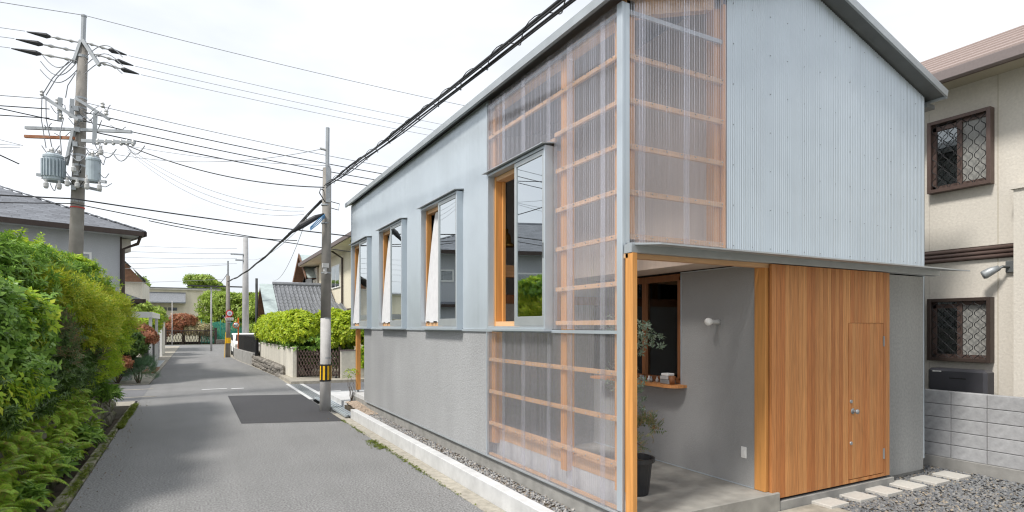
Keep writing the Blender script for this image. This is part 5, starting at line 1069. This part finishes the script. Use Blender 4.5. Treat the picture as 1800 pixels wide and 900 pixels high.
tree('big light green tree at the end of the street left of the sign pole', 2.6, 78, 6, blob(2.6, 78, 4.0, 3.3, 2.6, 2.5, 10, .42) + blob(2.4, 77, 1.6, 3.2, 1.5, 1.6, 6), 7500, .26, 'lf_tree')
tree('wide green tree right of the sign pole at the end of the street', 5.6, 74, 8.5, blob(5.8, 74, 3.7, 4.0, 2.6, 2.8, 10, .42) + blob(5.8, 73.5, 1.5, 4.0, 1.4, 1.6, 6), 9000, .26, 'lf_tree')
tree('green tree partly behind the tall pale grey pole', 8.2, 66, 8, blob(8.4, 66, 3.6, 3.6, 2.6, 2.6, 9, .42) + blob(8.0, 65, 1.5, 3.4, 1.4, 1.6, 5), 7000, .24, 'lf_tree')
tree('tree far right seen over the bright hedge beside the black pole', 8.0, 56, 6.5, blob(8.4, 56, 3.5, 2.6, 2.4, 1.9, 7), 3200, .24, 'lf_tree')
tree('leafy green tree behind the carport on the left side', -3.6, 46, 5, blob(-3.3, 46, 2.35, 1.5, 1.6, 1.5, 9, .42), 3200, .20, 'lf_tree')
tree('lower green bushy tree by the left gate pillars', -2.75, 41, 3.4, blob(-2.7, 41, 1.9, .8, 1.2, 1.2, 6), 2200, .16, 'lf_lime', r=.08)
tree('reddish brown leaved bush tree above the dark lattice fence', -1.3, 73.5, 3, blob(-1.3, 73.5, 1.75, 1.75, 1.4, 1.6, 7), 3600, .22, 'lf_red')
tree('beige and cream leaved bush beside the reddish one', .25, 72.8, 2.4, blob(.25, 72.8, 1.45, 1.35, 1.0, 1.15, 6), 2600, .2, 'lf_beige', r=.12)
tree('treetop showing above the roof of the cream hall, left', -9.5, 108, 10, blob(-9.5, 108, 8.0, 4, 3, 2.6, 6), 2200, .4, 'lf_tree'); tree('treetop showing above the roof of the cream hall, right of the other', 1.5, 110, 10, blob(1.0, 110, 8.4, 3, 3, 2.2, 6), 1800, .4, 'lf_tree')
stuff(tag(foliage([(x, 74, .5, .7, .5, .9) for x in np.arange(1.5, 8, .8)], 2600, 'needle', .5, 'lf_tree', name='tall_grass', up=1.4), 'tall grass growing behind the teal net fence', 'grass'))
# ------------------------------------------------------------------ wires
def wire(p, q, sag, r, label, m='wire_thin', n=26, group=None):
    p = Vector(p); q = Vector(q); pts = [p.lerp(q, i / n) - Vector((0, 0, 4 * sag * (i / n) * (1 - i / n))) for i in range(n + 1)]
    return tag(MB().tube(pts, r * .6, 5).build('overhead_cable', m), label, 'cable', group)
WG = 'overhead power and telephone lines'
wire(bp(10), (27, 18.0, 10.1), .55, .014, 'thin topmost wire running right from the tip of the tall pole', group=WG); wire(bp(10), (-32, 19, 10.3), .5, .014, 'thin topmost wire running left from the tip of the tall pole', group=WG)
for k, (p, s) in enumerate(EN):
    nm = ['upper', 'middle', 'lower'][k % 3]
    wire(p, (27 if s > 0 else -32, p.y - .3, p.z + .1), .5, .011, nm + ' high voltage wire going ' + ('right' if s > 0 else 'left') + ' from the insulators of the tall pole', group=WG)
for k, (z, rr_) in enumerate(((7.70, .016), (7.45, .022), (7.22, .022), (7.0, .026))):
    wire((qx + .3, qy - .35, z), (27, 18.2, z + .15), .85, rr_, ['first and highest', 'second', 'third', 'fourth and lowest'][k] + ' of the four middle wires going right from the tall pole', 'wire' if k else 'wire_thin', group=WG)
    if k < 3: wire((qx - .4, qy - .2, z), (-32, 19, z + .2), .7, rr_, ['highest', 'second', 'lowest'][k] + ' of the three middle wires going left from the tall pole', 'wire' if k else 'wire_thin', group=WG)
wire((qx + 1.2, qy - .8, 6.65), (2.65, 14.1, 5.25), .25, .022, 'dark wire sloping from the tall pole down to the striped pole', 'wire', group=WG)
for k in range(3): wire((qx + 1.3, qy - .85, 6.55 - .05 * k), (2.2, 14.2, 4.75 - .08 * k), .35 + .08 * k, .009, ['upper', 'middle', 'lower'][k] + ' of three thin service wires sloping from the tall pole to the striped pole', group=WG)
wire((qx + .2, qy - .4, 6.55), (2.6, 14.12, 6.15), .35, .012, 'thin wire from the tall pole to the top steel of the striped pole', group=WG)
wire((qx + 1.3, qy - .85, 6.6), (2.75, 14.0, 5.75), .1, .010, 'thin wire ending at the cable bundle above the striped pole', group=WG)
for k, (z, sg, rr_) in enumerate(((5.22, .30, .030), (5.10, .45, .022))):
    wire((qx + .1, qy - .35, z), (27, 17.9, z + .35), .75 + .5 * k, rr_, ['upper', 'lower'][k] + ' black telephone cable crossing right behind the striped pole', 'wire', group=WG); wire((qx + .1, qy - .35, z), (-30, 18.6, z + .2), .35 + .3 * k, rr_, ['upper', 'lower'][k] + ' black telephone cable going left from the tall pole over the slate roof', 'wire', group=WG)
wire((-1.1, 18.1, 4.78), (2.6, 18.0, 4.5), .1, .02, 'short doubled telephone cable left of the striped pole', 'wire', group=WG)
wire((qx - .2, qy - .3, 7.15), (-12, 14, 8.0), .3, .022, 'thick dark wire climbing left from the middle arms of the tall pole', 'wire', group=WG)
wire((qx - 1.1, qy + .3, 6.1), (-9, 12.5, 8.6), .25, .026, 'thick dark wire climbing steeply left from the left transformer', 'wire', group=WG)
wire((qx - 1.0, qy + .2, 6.55), (-10, 14.5, 7.9), .3, .010, 'thin wire climbing left from the rusty cross arm', group=WG); wire((qx - 1.1, qy + .4, 6.6), (-12, 15.5, 5.6), .2, .010, 'thin wire sloping down left from the rusty cross arm', group=WG); wire((qx - 1.1, qy + .4, 6.55), (-12, 15.5, 5.3), .3, .010, 'lower thin wire sloping down left from the rusty cross arm', group=WG)
# thick bundle above the road beside the house
cb = thing('cable_bundle', 'thick black bundle of twisted cables passing over the street beside the house', 'cable bundle', None)
def bz(y): return 4.32 + .0014 * (y + 12.4) ** 2
for k, (dx, dz, r) in enumerate(((0, 0, .018), (.028, -.042, .011), (-.025, -.048, .009), (.015, -.08, .008))):
    MB().tube([(2.65 + dx + .012 * math.sin(y * 2 + k), y, bz(y) + dz + .012 * math.cos(y * 1.7 + k)) for y in np.arange(-20, 14.2, .4)], r, 6).build('cable', 'wire', cb, smooth=True)
MB().tube([(2.65 + .055 * math.cos(y * 9), y, bz(y) - .04 + .06 * math.sin(y * 9)) for y in np.arange(1, 13.6, .06)], .005, 4).build('lashing_wire', 'wire', cb)
cb2 = thing('cable_bundle', 'black cable bundle drooping from the striped pole to the far sign pole', 'cable bundle')
for k, (a, r) in enumerate(((0, .034), (.07, .022), (-.06, .02))):
    MB().tube([(2.6 + (1.78 - 2.6) * u + a * .5, 14.2 + 27 * u, 4.95 - .1 * u - 4 * .30 * u * (1 - u) + .02 * math.sin(u * 30 + k) + a * .4) for u in np.linspace(0, 1, 34)], r, 6).build('cable', 'wire', cb2, smooth=True)
wire((2.3, 14.3, 4.6), (3.4, 31.4, 4.3), .45, .012, 'thin wire from the striped pole to the slim black pole', group=WG); wire((2.35, 14.3, 4.55), (3.0, 44.8, 6.8), .5, .012, 'thin wire from the striped pole to the distant pale pole', group=WG)
for k in range(4): wire((2.5, 44.9, 7.4 - .35 * k), (-26, 47, 9.2 - .5 * k), .8, .018, ['topmost', 'second', 'third', 'lowest'][k] + ' of four distant wires running left from the tall pale grey pole', group=WG)
for k in range(2): wire((1.78, 41.3, 5.9 - .9 * k), (-24, 50, 6.2 - .8 * k), .6, .018, ['upper', 'lower'][k] + ' distant wire running left from the sign pole', group=WG)
wire((1.78, 41.2, 5.4), (1.05, 52, 4.9), .2, .03, 'short cable from the sign pole to the thin pole with the long arm', 'wire', group=WG)
# ------------------------------------------------------------------ finish: origins at the base of each thing
bpy.context.view_layer.update()
for e in [o for o in sc.objects if o.parent is None and o.type in ('EMPTY', 'MESH')]:
    pts = []
    for ch in ([e] if e.type == 'MESH' else e.children_recursive):
        if ch.type == 'MESH': mw = ch.matrix_world; pts += [mw @ Vector(b) for b in ch.bound_box]
    if not pts: continue
    c = Vector(((min(p.x for p in pts) + max(p.x for p in pts)) / 2, (min(p.y for p in pts) + max(p.y for p in pts)) / 2, min(p.z for p in pts)))
    if e.type == 'EMPTY':
        d = c - e.location
        for ch in e.children: ch.location = Vector(ch.location) - d
        e.location = c
    elif e.get('kind') != 'structure' and e.data.users == 1:
        d = c - e.location; e.data.transform(Matrix.Translation(-d)); e.location = c
